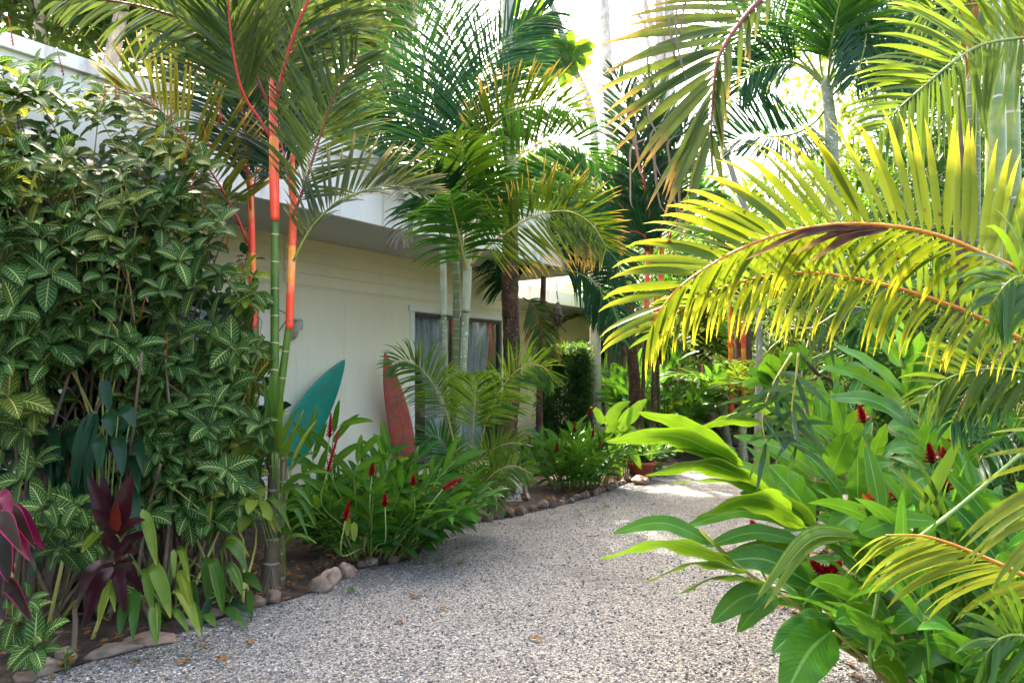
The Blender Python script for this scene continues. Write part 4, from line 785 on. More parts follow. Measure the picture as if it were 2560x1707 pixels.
# ------------------------------------------------------------------ leafy ginger clumps with distichous shoots
def ginger_bush(name, label, foot, n, spread, ht, L, W, mat, cat='plant', flowers=(), fl='redpetal', lean=(0, 0), S=6, tiltmax=.75, grp=None, fname='flower', nl=(8, 13), dr=.7, fr=.035, flen=.17):
    r = thing(name, label, cat, foot, grp); st = MB(); lf = MB()
    for i in range(n):
        az = U(0, 6.28); k = math.sqrt(rng.random()); b = foot + np.array([math.cos(az), math.sin(az), 0]) * spread * .35 * k
        tl = tiltmax * k; d = np.array([math.cos(az) * math.sin(tl) + lean[0], math.sin(az) * math.sin(tl) + lean[1], math.cos(tl)]); h = ht * U(.7, 1.1)
        pts = spline([b, b + d * h * .5 + UP * .05 * h, b + d * h - UP * .08 * h * tl], 20); st.tube(pts, [.009, .006, .003], 6)
        m = rng.integers(*nl); ti = np.linspace(.3, 1, m) * 18.9; i0 = ti.astype(int); c = pts[i0]; T = nrm(np.gradient(pts, axis=0))[i0]
        pl = U(0, 3.14); hv = np.array([math.cos(pl), math.sin(pl), 0]); sd = nrm(hv - dot(T, hv) * T); sg = np.where(np.arange(m) % 2, 1, -1)[:, None]
        el = np.linspace(.5, 1.1, m)[:, None] + rng.normal(0, .12, (m, 1)); dv = sd * sg * np.cos(el) + T * np.sin(el)
        blades(lf, c, dv, np.cross(dv, np.cross(T, sd)) + rng.normal(0, .25, (m, 3)) + np.cross(dv, UP) * .8, L * U(.7, 1.1, m), W * U(.8, 1.1, m), S, 1, .5, .75, dr, .28, wave=.05)
    st.build('stems', M['stemgreen'], r); lf.build('foliage', M[mat], r)
    for f in flowers:
        p, d = f[0], f[1]; fo = spike(r, fname, p - nrm(np.array(d)) * flen * .5, d, flen * (f[2] if len(f) > 2 else 1), fr, M[fl], 40)
        mb = MB(); a = p - nrm(np.array(d)) * flen * .5; mb.tube([a, a - nrm(np.array(d)) * .15 - UP * .1, np.array([foot[0] * .5 + p[0] * .5, foot[1] * .5 + p[1] * .5, max(.1, p[2] * .3)])], [.005], 6, m=10); mb.build('flower_stalk', M['stemgreen'], r)
    return r
rgf = gp(C4, (560, 1215)) + np.array([0.02, .35, 0])
rg = [(P(*C4(411, 575), 5.25), (0.05, 0, 1), 1.0), (P(*C4(412, 735), 5.1), (.28, 0, 1), 1.9), (P(*C4(605, 748), 5.2), (.1, 0, 1), .5), (P(*C4(790, 795), 5.3), (0, 0, 1), .4), (P(*C4(660, 888), 5.0), (0, -.1, 1), .5), (P(*C4(490, 950), 4.9), (.2, 0, 1), .75), (P(*C4(970, 835), 5.1), (.9, 0, .5), .9)]
ginger_bush('red_ginger', 'leafy red ginger bush with crimson flower cones in front of the surfboards', rgf, 66, .8, .82, .27, .056, 'redging', flowers=rg, tiltmax=.85, lean=(.12, -.05))
def leafy_shoot(root, pts, n, L, W, mat, a0=.5, name='shoot', plane=None, S=8):
    mb = MB(); c = spline(pts, 24); mb.tube(c, [.008, .006, .003], 7, 1); ti = np.linspace(.3, 1, n) * 22.9; i0 = ti.astype(int); T = nrm(np.gradient(c, axis=0))[i0]; sd = nrm(np.cross(T, FWD)); sg = np.where(np.arange(n) % 2, 1, -1)[:, None]
    el = np.linspace(a0, 1.25, n)[:, None]; dv = sd * sg * np.cos(el) + T * np.sin(el) + rng.normal(0, .12, (n, 3))
    blades(mb, c[i0], dv, np.cross(dv, FWD) + rng.normal(0, .3, (n, 3)), L * U(.8, 1.1, n), W * U(.85, 1.1, n), S, 1, .5, .75, .55, .28, wave=.06)
    return mb.build(name, [M[mat], M['stemgreen']], root)
rgo = bpy.data.objects['red_ginger']
for pts in ([(560, 1150), (620, 900), (680, 760), (670, 690)], [(600, 1150), (740, 980), (860, 860), (980, 730)], [(420, 1100), (420, 850), (425, 620), (470, 560)], [(440, 1120), (380, 900), (330, 720), (320, 620)], [(620, 1150), (800, 1020), (930, 950), (985, 930)], [(520, 1150), (530, 950), (520, 800), (560, 690)]):
    leafy_shoot(rgo, path(C4, pts, 5.5, 5.1 + U(0, .5)), 9, .32, .062, 'redging')
for (b, t) in (((490, 980), (490, 1075)), ((520, 1010), (520, 1100))):
    mb = MB(); blade_on(mb, sag(P(*C4(*b), 4.95), P(*C4(*t), 4.9), .1), .05, None, 8); mb.build('yellow_leaf', M['straw'], rgo)
# shaded ginger clumps beyond the tall palm
f2 = np.array([.85, 9.4, 0.]); w = lambda x, y, Y=9.2: P(*C6(x, y), Y)
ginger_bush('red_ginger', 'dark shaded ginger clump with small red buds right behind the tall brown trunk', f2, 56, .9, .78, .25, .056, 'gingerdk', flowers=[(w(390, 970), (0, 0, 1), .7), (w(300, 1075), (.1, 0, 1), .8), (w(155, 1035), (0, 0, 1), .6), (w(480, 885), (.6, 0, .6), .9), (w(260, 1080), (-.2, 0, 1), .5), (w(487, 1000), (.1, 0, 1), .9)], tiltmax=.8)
f3 = np.array([1.75, 10.6, 0.])
ginger_bush('red_ginger', 'sunlit light green ginger clump at the far bend of the edging', f3, 34, .8, .7, .25, .055, 'redging', tiltmax=.8)
f4 = np.array([2.9, 13.2, 0.]); w2 = lambda x, y: P(*C6(x, y), 12.6)
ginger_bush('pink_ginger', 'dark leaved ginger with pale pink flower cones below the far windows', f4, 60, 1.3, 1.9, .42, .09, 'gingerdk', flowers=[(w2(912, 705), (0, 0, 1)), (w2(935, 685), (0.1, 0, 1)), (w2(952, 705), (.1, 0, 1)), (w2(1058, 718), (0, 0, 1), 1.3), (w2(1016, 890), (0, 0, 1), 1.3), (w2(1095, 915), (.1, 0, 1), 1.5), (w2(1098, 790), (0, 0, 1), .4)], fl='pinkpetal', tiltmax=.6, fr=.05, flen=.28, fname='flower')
f5 = np.array([1.2, 11.6, 0.])
ginger_bush('red_ginger', 'low leafy green clump in front of the clipped hedge', f5, 30, .8, .6, .26, .06, 'redging', tiltmax=.7)
# heliconia with translucent leaves, sunlit glow painted into their colour
hf = gp(C6, (530, 1300)); hf[1] += .25
M['paddle'] = leaf_mat('heliconia_sunlit_leaf', (.2, .5, .02), (.28, .6, .03), .55, tc=(.9, 1.6, .08), rough=.35, pleats=90)  # extra bright leaf colour standing in for sunlight
he = thing('heliconia', 'heliconia with yellow green paddle leaves coloured as if sunlit near the terracotta pot', 'plant', hf)
mb = MB()
for p in ([(490, 1290), (520, 1150), (530, 1050), (560, 960)], [(515, 1300), (530, 1180), (545, 1060), (640, 960)], [(545, 1300), (580, 1200), (610, 1090), (660, 980)], [(530, 1300), (560, 1220), (600, 1110)]):
    mb.tube(path(C6, p, hf[1] + .1, hf[1]), [.022, .016, .01], 8, m=16)
mb.build('stems', M['stemolive'], he)
leafset('leaf', he, C6, [((555, 970), (682, 842), hf[1], hf[1], .17, .15, 'paddle'), ((545, 1040), (640, 930), hf[1], hf[1], .15, .1, 'paddle'), ((630, 1000), (690, 870), hf[1] - .05, hf[1], .17, .05, 'paddle'), ((665, 960), (770, 830), hf[1], hf[1], .17, .1, 'paddle'), ((540, 960), (470, 870), hf[1], hf[1], .13, .15, 'paddle'), ((640, 1100), (740, 1200), hf[1], hf[1] - .1, .13, .3, 'gingerlit'), ((560, 1130), (480, 1180), hf[1], hf[1], .1, .2, 'paddle'), ((600, 1190), (640, 1230), hf[1], hf[1] - .1, .1, .2, 'paddle'), ((640, 1010), (720, 1000), hf[1], hf[1], .1, .25, 'gingerlit')], M['paddle'], wave=.06)
spike(he, 'flower', P(*C6(525, 1090), hf[1] - .05), [.1, 0, 1], .16, .05, M['orangepetal'], 12)
# terracotta pot with a small plant
pf = gp(C6, (740, 1250)); pot = thing('plant_pot', 'terracotta plant pot holding a small grassy plant at the end of the edging', 'pot', pf)
mb = MB(); mb.tube([pf, pf + UP * .02, pf + UP * .22, pf + UP * .221, pf + UP * .27, pf + UP * .27, pf + UP * .23], [.13, .14, .19, .215, .22, .19, .17], 24, cap=True); mb.build('pot', M['terracotta'], pot)
gpz = thing('potted_plant', 'thin leaved green plant growing in the terracotta pot', 'plant', pf + UP * .23)
mb = MB(); n = 40; a = U(0, 6.28, n); e = U(.6, 1.4, n); dv = np.stack([np.cos(a) * np.cos(e), np.sin(a) * np.cos(e), np.sin(e)], 1); blades(mb, pf + UP * .22 + rng.normal(0, .04, (n, 3)) * [1, 1, 0], dv, np.cross(dv, UP), U(.25, .6, n), .03, 6, 1, droop=.8); mb.build('leaves', M['strap'], gpz)
# clipped hedge
def leaf_cloud(mb, pts, L, W, S=2, mat=0, up=.2, droop=.4, out=None, K=1):
    n = len(pts); dv = nrm(rng.normal(0, 1, (n, 3)) + np.array([0, 0, up]) + (0 if out is None else out)); blades(mb, pts, dv, np.cross(dv, rng.normal(0, 1, (n, 3))), L * U(.7, 1.2, n), W * U(.8, 1.2, n), S, K, .6, .7, droop, .2, mat=mat)
hg = thing('hedge', 'tall clipped dark green hedge screen against the far house', 'hedge', np.array([1.05, 12.9, 0]))
n = 24000; q = U(-1, 1, (n, 3)); ax = rng.integers(0, 3, n); q[np.arange(n), ax] = np.sign(q[np.arange(n), ax]) * U(.45, 1.0, n); q = q * (1 - .12 * (np.abs(q[:, 2:3]) ** 4)); pts = np.array([1.03, 12.9, 1.15]) + q * np.array([.46, .46, 1.12]) * (1 - .1 * np.abs(q[:, :1] * q[:, 1:2])) + rng.normal(0, .055, (n, 3)) + .07 * np.sin(q * 4.0 + 1); pts = pts[pts[:, 2] > .02]
mb = MB(); leaf_cloud(mb, pts, .13, .026, 2, up=-.3, droop=.8); mb.build('foliage', M['hedge'], hg)
mb = MB()
for k in range(22): b = np.array([1.1 + U(-.4, .4), 12.9 + U(-.4, .4), 0]); mb.tube([b, b + np.array([U(-.1, .1), U(-.1, .1), 2.1])], [.012, .006], 6)
mb.build('stems', M['twig'], hg)
# ------------------------------------------------------------------ big gingers in the right-hand bed
gf = np.array([2.05, 3.75, .03])
GI = 'gingerlit'; GD = 'gingerdk'; GM = 'ginger'
def big_ginger(label, foot, stems, leaves, Y0, dY=0.0):
    r = thing('ginger', label, 'plant', foot, 'large gingers in the bed beside the drive')
    mb = MB()
    for s in stems:
        q = path(C8, s[0], s[1], s[2]); mb.tube(np.vstack([[foot + rng.normal(0, .06, 3) * [1, 1, 0]], q]), [.014, .011, .005], 8, m=30)
    mb.build('stems', M['stemolive'], r)
    for it in leaves:
        b, t, W, mt, s = it[:5]; ya = it[5] if len(it) > 5 else Y0; yb = it[6] if len(it) > 6 else ya - .12
        m = MB(); p0, p1 = P(*C8(*b), ya), P(*C8(*t), yb)
        fc = [0, -.5, -.75] if mt == GI else [0, -.75, .65]
        blade_on(m, sag(p0, p1, s), W * .95, fc, 20, 3, pa=.45, pb=.72, fold=.14, wave=.12, wf=3.2)
        m.build('leaf', M[mt], r)
    return r
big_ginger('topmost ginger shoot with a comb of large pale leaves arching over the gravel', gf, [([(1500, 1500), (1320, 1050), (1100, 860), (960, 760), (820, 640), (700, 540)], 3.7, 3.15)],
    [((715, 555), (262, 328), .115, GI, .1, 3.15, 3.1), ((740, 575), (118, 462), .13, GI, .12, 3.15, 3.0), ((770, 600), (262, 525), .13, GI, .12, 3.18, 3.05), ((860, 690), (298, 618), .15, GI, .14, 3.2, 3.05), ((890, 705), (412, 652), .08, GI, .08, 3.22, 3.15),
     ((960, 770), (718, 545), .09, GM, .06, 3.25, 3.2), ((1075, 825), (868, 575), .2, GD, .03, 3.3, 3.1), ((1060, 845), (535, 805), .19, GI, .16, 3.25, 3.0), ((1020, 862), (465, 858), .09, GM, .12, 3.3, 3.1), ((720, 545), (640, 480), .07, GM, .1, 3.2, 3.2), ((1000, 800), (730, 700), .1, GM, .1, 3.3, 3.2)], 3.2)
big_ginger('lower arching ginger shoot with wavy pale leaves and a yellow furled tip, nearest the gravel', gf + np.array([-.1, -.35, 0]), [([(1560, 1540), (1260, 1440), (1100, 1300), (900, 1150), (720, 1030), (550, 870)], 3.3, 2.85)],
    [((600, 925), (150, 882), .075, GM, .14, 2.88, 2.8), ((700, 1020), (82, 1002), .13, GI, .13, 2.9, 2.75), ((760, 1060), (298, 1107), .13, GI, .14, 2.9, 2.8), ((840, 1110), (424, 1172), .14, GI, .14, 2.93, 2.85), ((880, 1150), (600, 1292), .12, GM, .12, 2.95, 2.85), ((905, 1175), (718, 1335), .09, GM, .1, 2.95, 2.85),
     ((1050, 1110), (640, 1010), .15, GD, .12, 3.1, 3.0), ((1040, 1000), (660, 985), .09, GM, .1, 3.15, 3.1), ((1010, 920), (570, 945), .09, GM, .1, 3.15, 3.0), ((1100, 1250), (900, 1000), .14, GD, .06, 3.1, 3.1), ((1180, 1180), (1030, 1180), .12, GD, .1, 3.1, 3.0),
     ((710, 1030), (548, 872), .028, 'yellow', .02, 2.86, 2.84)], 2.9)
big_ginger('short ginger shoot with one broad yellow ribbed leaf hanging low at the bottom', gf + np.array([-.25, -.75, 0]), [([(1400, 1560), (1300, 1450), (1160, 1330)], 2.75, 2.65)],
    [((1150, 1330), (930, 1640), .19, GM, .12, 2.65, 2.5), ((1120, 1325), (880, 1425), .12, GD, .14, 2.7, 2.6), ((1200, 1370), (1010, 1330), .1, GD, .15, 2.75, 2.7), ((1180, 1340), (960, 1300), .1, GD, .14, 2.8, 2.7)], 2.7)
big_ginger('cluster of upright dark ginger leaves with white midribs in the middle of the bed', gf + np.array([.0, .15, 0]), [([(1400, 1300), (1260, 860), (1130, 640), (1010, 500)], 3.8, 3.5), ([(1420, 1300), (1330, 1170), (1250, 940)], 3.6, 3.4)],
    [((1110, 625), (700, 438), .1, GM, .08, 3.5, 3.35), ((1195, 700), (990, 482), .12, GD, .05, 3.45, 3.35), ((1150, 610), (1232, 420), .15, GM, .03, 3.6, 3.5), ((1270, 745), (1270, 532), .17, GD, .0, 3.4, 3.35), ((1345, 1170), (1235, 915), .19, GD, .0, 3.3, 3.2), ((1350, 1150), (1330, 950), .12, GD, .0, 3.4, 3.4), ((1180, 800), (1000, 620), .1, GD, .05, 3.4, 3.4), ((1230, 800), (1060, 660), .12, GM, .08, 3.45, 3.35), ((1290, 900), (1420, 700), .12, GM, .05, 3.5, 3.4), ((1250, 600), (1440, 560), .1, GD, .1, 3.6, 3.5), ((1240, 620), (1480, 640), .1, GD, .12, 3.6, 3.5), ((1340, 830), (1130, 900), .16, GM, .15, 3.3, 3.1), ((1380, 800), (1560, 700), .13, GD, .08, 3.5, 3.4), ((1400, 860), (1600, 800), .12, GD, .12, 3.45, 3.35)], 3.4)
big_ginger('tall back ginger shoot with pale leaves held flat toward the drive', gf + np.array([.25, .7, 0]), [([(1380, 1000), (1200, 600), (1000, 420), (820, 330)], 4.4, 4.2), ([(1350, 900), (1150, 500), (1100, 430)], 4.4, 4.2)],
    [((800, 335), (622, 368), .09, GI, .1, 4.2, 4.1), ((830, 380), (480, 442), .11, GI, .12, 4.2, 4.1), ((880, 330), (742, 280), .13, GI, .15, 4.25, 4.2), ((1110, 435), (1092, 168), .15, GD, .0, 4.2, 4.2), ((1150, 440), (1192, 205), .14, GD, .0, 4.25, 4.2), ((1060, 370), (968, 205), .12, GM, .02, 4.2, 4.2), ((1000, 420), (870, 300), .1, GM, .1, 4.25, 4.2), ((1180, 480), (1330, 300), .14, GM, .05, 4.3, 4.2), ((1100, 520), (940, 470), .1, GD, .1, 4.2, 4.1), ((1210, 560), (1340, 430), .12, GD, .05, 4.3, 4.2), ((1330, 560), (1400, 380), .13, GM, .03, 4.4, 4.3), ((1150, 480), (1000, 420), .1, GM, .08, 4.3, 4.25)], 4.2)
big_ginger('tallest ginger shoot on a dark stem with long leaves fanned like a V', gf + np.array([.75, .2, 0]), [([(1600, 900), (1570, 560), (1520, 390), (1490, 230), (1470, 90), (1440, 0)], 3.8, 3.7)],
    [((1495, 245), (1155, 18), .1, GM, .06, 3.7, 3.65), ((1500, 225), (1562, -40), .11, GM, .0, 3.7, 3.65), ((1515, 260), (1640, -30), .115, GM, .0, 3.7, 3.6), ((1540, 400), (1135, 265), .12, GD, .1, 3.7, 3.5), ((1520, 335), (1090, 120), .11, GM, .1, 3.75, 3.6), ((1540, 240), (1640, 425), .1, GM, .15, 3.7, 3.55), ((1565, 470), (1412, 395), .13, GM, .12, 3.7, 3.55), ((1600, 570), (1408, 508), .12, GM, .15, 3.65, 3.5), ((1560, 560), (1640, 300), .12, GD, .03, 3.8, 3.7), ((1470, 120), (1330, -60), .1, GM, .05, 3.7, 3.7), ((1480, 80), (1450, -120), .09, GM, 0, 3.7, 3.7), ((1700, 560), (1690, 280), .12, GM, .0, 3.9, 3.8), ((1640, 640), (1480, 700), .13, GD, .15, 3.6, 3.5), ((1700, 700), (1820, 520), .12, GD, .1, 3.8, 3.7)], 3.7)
rb = thing('strap_plant', 'long pointed strap leaves drooping through the front of the right ginger bed', 'plant', gf + np.array([.35, -.5, 0]))
leafset('leaf', rb, C8, [((1520, 940), (1618, 1500), 2.8, 2.65, .06, .05, 'strapy'), ((1440, 1130), (1450, 1450), 2.9, 2.8, .05, .05), ((1560, 780), (1740, 440), 3.0, 2.9, .06, 0), ((1250, 880), (800, 1200), 2.85, 2.6, .05, .2, 'strap'), ((1270, 900), (815, 1160), 2.9, 2.65, .04, .22, 'strapy'), ((1230, 900), (840, 1230), 2.88, 2.62, .04, .17, 'strapy'), ((1280, 880), (1640, 830), 2.9, 2.8, .1, .1, 'ginger'), ((1640, 800), (1400, 570), 3.0, 2.9, .05, .05), ((1700, 860), (1500, 500), 3.0, 2.9, .05, .05), ((1580, 1330), (1395, 1160), 2.7, 2.6, .11, .2), ((1660, 1280), (1420, 1340), 2.6, 2.5, .12, .15, 'ginger'), ((1760, 1420), (1480, 1540), 2.5, 2.4, .1, .15), ((1900, 1560), (1640, 1420), 2.4, 2.3, .08, .1), ((1700, 1500), (1850, 1380), 2.5, 2.4, .08, .1), ((1480, 1600), (1340, 1490), 2.55, 2.5, .12, .2, 'gingerlit')], M['strap'], wave=.05)
ginger_bush('ginger', 'dense dark ginger foliage low in the near corner of the right bed', np.array([2.15, 2.95, .0]), 42, .9, .95, .36, .085, 'gingerdk', tiltmax=.8, nl=(7, 11))
ginger_bush('ginger', 'dense ginger foliage behind the front shoots with bright red ragged flowers', np.array([2.75, 4.1, .0]), 40, 1.2, 1.5, .4, .075, 'gingerdk', flowers=[(P(*C8(1290, 340), 4.0), (-.3, 0, 1), .9), (P(*C8(1605, 520), 3.6), (-.2, 0, 1), .9), (P(*C8(1675, 500), 3.6), (.3, 0, 1), .9), (P(*C8(1668, 650), 3.5), (-.2, 0, 1), .7), (P(*C8(1440, 690), 3.4), (-.4, 0, 1), .9), (P(*C8(1590, 800), 3.3), (.2, 0, 1), .9), (P(*C8(1100, 1050), 3.05), (-.7, 0, .6), .9), (P(*C8(1170, 1040), 3.05), (.6, 0, .6), .7), (P(*C8(795, 850), 3.3), (-.4, 0, 1), .6)], tiltmax=.75, fr=.04, flen=.1, nl=(7, 11))
pk = bpy.data.objects['ginger.006'] if 'ginger.006' in bpy.data.objects else rb
fl = spike(pk, 'flower', P(*C8(1045, 365), 4.0), [-.2, 0, 1], .13, .025, M['pinkpetal'], 30)
hl = thing('heliconia', 'red and yellow parrot heliconia bloom among the ginger leaves', 'flower', P(*C8(1330, 800), 3.1))
mb = MB(); p = P(*C8(1322, 790), 3.1); mb.tube([p - UP * .5 + np.array([.1, .1, 0]), p], [.006, .008], 7, m=8); mb.build('stalk', M['stemolive'], hl)
for i, (x, y, mt) in enumerate([(1318, 690, 'redpetal'), (1345, 720, 'redpetal'), (1300, 725, 'yellowpetal'), (1270, 775, 'yellowpetal'), (1355, 750, 'yellowpetal'), (1330, 760, 'redpetal'), (1290, 700, 'orangepetal')]):
    mb = MB(); blade_on(mb, sag(p + rng.normal(0, .005, 3), P(*C8(x, y), 3.08), .1), .028, None, 8, 1); mb.build('bract', M[mt], hl)
vn = thing('vine', 'thick pale green vine bending through the right ginger bed', 'vine', P(*C8(1330, 1440), 2.6))
mb = MB(); mb.tube(path(C8, [(1330, 1500), (1332, 1380), (1350, 1240), (1372, 1130), (1395, 1060), (1450, 985), (1510, 930), (1620, 850), (1760, 740), (1900, 620), (2040, 500)], 2.6, 2.7), [.0085, .008, .007], 9, m=60, bump=lambda t: 1 + .18 * np.exp(-((np.mod(t * 9, 1) - .5) / .05) ** 2)); mb.build('stem', M['stemgreen'], vn)
# ------------------------------------------------------------------ near palm with yellowing fronds arching in
yb = np.array([3.15, 2.55, .03])
ya = thing('yellow_palm', 'palm with big yellow green spotted fronds on orange midribs arching in over the drive', 'palm', yb)
mb = MB(); mb.tube([yb, yb + UP * .6, yb + UP * 1.3 + np.array([-.05, 0, 0])], [.07, .06, .05], 12, m=20); mb.build('trunk', M['canegreen'], ya)
F(ya, C7, [(1950, 1500), (1700, 1330), (1477, 1233), (1300, 1160), (1150, 1095), (1000, 1050), (850, 1028), (650, 1020), (450, 1045), (250, 1105), (60, 1200), (-120, 1330), (-220, 1480)], 2.45, 2.35, 'yellow', 'orangerachis', .46, n=48, W=.036, a0=86, a1=32, t0=.2, droop=.3, curl=1.0, dih=-.1, r0=.0095, sides=(-1,), S=9, jit=.05, lt=.15, Lmin=.45, fold=.35)
F(ya, C7, [(1950, 1502), (1700, 1332), (1477, 1235), (1300, 1162), (1150, 1097), (1000, 1052), (850, 1030), (650, 1022), (450, 1047), (250, 1107), (60, 1202), (-120, 1332), (-220, 1482)], 2.452, 2.352, 'yellow', 'orangerachis', .34, n=50, W=.024, a0=60, a1=28, t0=.2, droop=1.5, dih=-.55, r0=.008, sides=(1,), S=9, jit=.06, lt=.5, Lmin=.55, fold=.4)
F(ya, C7, [(1950, 1800), (1700, 1660), (1477, 1550), (1330, 1475), (1200, 1412), (1050, 1360), (900, 1312), (700, 1268), (500, 1242), (300, 1258), (100, 1312), (-80, 1400), (-190, 1520)], 2.62, 2.5, 'yellow', 'orangerachis', .3, n=56, W=.021, a0=72, a1=30, t0=.22, droop=1.5, dih=.1, r0=.009, S=9, jit=.08, lt=.6, Lmin=.5, fold=.4, sides=(1,))
F(ya, C7, [(1950, 1802), (1700, 1662), (1477, 1552), (1330, 1477), (1200, 1414), (1050, 1362), (900, 1314), (700, 1270), (500, 1244), (300, 1260), (100, 1314), (-80, 1402), (-190, 1522)], 2.625, 2.505, 'lime', 'orangerachis', .28, n=46, W=.026, a0=70, a1=30, t0=.22, droop=.3, curl=.3, dih=.35, r0=.008, S=9, jit=.08, lt=.6, Lmin=.5, fold=.4, sides=(-1,))
F(ya, C8, [(2300, 1230), (2100, 1110), (1980, 1050), (1800, 972), (1680, 925), (1560, 893), (1400, 890)], 2.1, 2.0, 'straw', 'orangerachis', .34, n=30, W=.022, a0=55, a1=30, t0=.15, droop=.9, dih=-.5, r0=.009, S=9, fold=.35, sides=(1,))
F(ya, C8, [(2500, 380), (2330, 480), (2200, 640), (2120, 820), (2070, 1000)], 1.95, 1.85, 'straw', 'orangerachis', .34, n=16, W=.022, a0=50, a1=22, t0=.1, droop=.5, dih=-.2, r0=.007, S=9, fold=.35, sides=(-1,))
F(ya, C8, [(2350, 300), (2200, 200), (2050, 150), (1900, 130), (1750, 150), (1640, 200), (1560, 280)], 2.9, 2.8, 'lime', 'greenrachis', .3, n=36, W=.024, a0=65, a1=30, t0=.1, droop=.6, dih=.1, r0=.008)
F(ya, C8, [(2350, 200), (2200, 60), (2031, 0), (1900, 90), (1780, 230), (1700, 380)], 3.0, 2.9, 'areca_dark', 'darkrachis', .32, n=40, W=.024, a0=65, a1=30, t0=.1, droop=.9, r0=.008)
F(ya, C8, [(2300, 1500), (2150, 1400), (2031, 1350), (1930, 1360), (1850, 1440)], 2.0, 1.9, 'young', 'greenrachis', .25, n=24, W=.022, a0=65, a1=30, t0=.1, droop=.7, r0=.007)
F(ya, C7, [(1800, 1500), (1600, 1330), (1477, 1260), (1400, 1290), (1330, 1380)], 2.2, 2.1, 'young', 'greenrachis', .3, n=30, W=.024, a0=65, a1=30, t0=.1, droop=1.1, r0=.007)
M['burnt'] = leaf_mat('burnt_leaflet', (.05, .018, .008), (.1, .03, .012), .15, tc=(.2, .08, .02), rough=.6, tip=(.5, .3, .05), tipr=(.6, 1.0))
leafset('dry_leaflet', ya, C7, [((680, 1035), (205, 1185), 2.36, 2.3, .03, .06), ((740, 1040), (350, 1120), 2.37, 2.31, .026, .05), ((810, 1040), (415, 1160), 2.38, 2.31, .028, .06), ((860, 1045), (490, 1200), 2.39, 2.31, .03, .08)], M['burnt'], fold=.6, wave=.15)
# ------------------------------------------------------------------ clump with thick bamboo-like stems, fronds above
bb = np.array([3.35, 4.75, .03])
bp = thing('bamboo_palm', 'clump of very thick ringed green stems carrying a sunlit frond and an old hanging frond', 'palm', bb)
stem(bp, 'cane', C7, [(1330, 1900), (1340, 1200), (1348, 700), (1345, 420), (1335, 150), (1320, -150)], 4.6, [.075, .068, .062, .06, .055, .05], M['bigbamboo'], 18, 80)
stem(bp, 'cane', C7, [(1420, 1900), (1418, 1200), (1415, 700), (1412, 400), (1410, 150), (1400, -150)], 4.8, [.08, .07, .064, .06, .056, .05], M['bigbamboo'], 18, 80)
stem(bp, 'cane', C7, [(1230, 1800), (1235, 1100), (1240, 600), (1245, 350), (1250, 100), (1255, -150)], 5.1, [.07, .066, .06, .055, .05, .05], M['canegreen'], 18, 80)
stem(bp, 'cane', C7, [(1180, 1700), (1190, 900), (1195, 560), (1190, 420)], 4.9, [.05, .045, .04, .03], M['twig'], 12, 40)
F(bp, C7, [(1800, 150), (1600, 160), (1477, 172), (1300, 200), (1200, 250), (1100, 325), (1000, 410), (900, 500), (820, 590)], 3.3, 3.0, 'lime', 'greenrachis', .52, n=44, W=.026, a0=72, a1=28, t0=.12, droop=.55, dih=.1, r0=.009, S=9, jit=.05)
F(bp, C7, [(1700, -150), (1500, -50), (1300, 10), (1150, 30), (1000, 60)], 3.6, 3.4, 'lime', 'greenrachis', .5, n=36, W=.026, a0=70, a1=30, t0=.1, droop=.6, dih=.1, r0=.009)
F(bp, C5, [(1600, -260), (1450, -100), (1330, 15), (1235, 125), (1150, 245), (1105, 345), (1085, 480), (1075, 620), (1070, 760)], 4.0, 3.7, 'oldfrond', 'darkrachis', .85, n=24, W=.052, a0=62, a1=16, t0=.25, droop=.35, dih=-.1, r0=.018, S=9, sides=(-1,), Lmin=.75, fold=.35)
F(bp, C5, [(1600, -258), (1450, -98), (1330, 17), (1235, 127), (1150, 247), (1105, 347), (1085, 482), (1075, 622), (1070, 762)], 4.003, 3.703, 'oldfrond', 'darkrachis', .42, n=16, W=.04, a0=30, a1=10, t0=.25, droop=1.5, dih=.3, r0=.012, S=9, sides=(1,), Lmin=.9, fold=.6)
for k in range(16):                              # grey dried leaflet ends curling down
    C = C5; x0, y0 = [(640, 480), (700, 430), (720, 560), (640, 760), (740, 740), (830, 800), (900, 860), (760, 830), (620, 830), (880, 60), (830, 110), (720, 300), (930, 20), (980, 880), (850, 950), (900, 1000)][k]
    p = P(*C(x0, y0), 3.8); q = p + np.array([U(-.03, .06), U(-.05, .05), -U(.18, .42)])
    mb = MB(); mid = (p + q) / 2 + np.array([U(-.025, .01), 0, 0]); blade_on(mb, [p + np.array([.08, 0, .05]), p, mid, q, q + np.array([U(.01, .05), 0, -.04])], .014, None, 16, 1, fold=.8, wave=.3, wf=2); mb.build('dry_leaflet', M['dry'], bp)
for az, el, Lf in ((200, 60, 2.2), (230, 45, 2.2), (300, 50, 2.0), (20, 60, 2.2), (60, 40, 2.2), (110, 55, 2.3), (150, 50, 2.3), (175, 30, 2.0)):
    frond('frond', bp, arch(P(*C7(1380, -250), 4.8), R(az), R(el), Lf, 1.3), M['areca_dark'], M['greenrachis'], .55, 40, .028, 68, 28, dih=.3, droop=.8, ref='up')
for x, y in ((1195, 200), (1215, 120), (1250, 60), (1450, 120)):
    p = P(*C7(x, y), 3.5); mb = MB(); blade_on(mb, [p + UP * .25, p, p + np.array([.03, 0, -.2])], .03, None, 12, 1, fold=.8, wave=.5); mb.build('dry_leaflet', M['brownleaf'], bp)
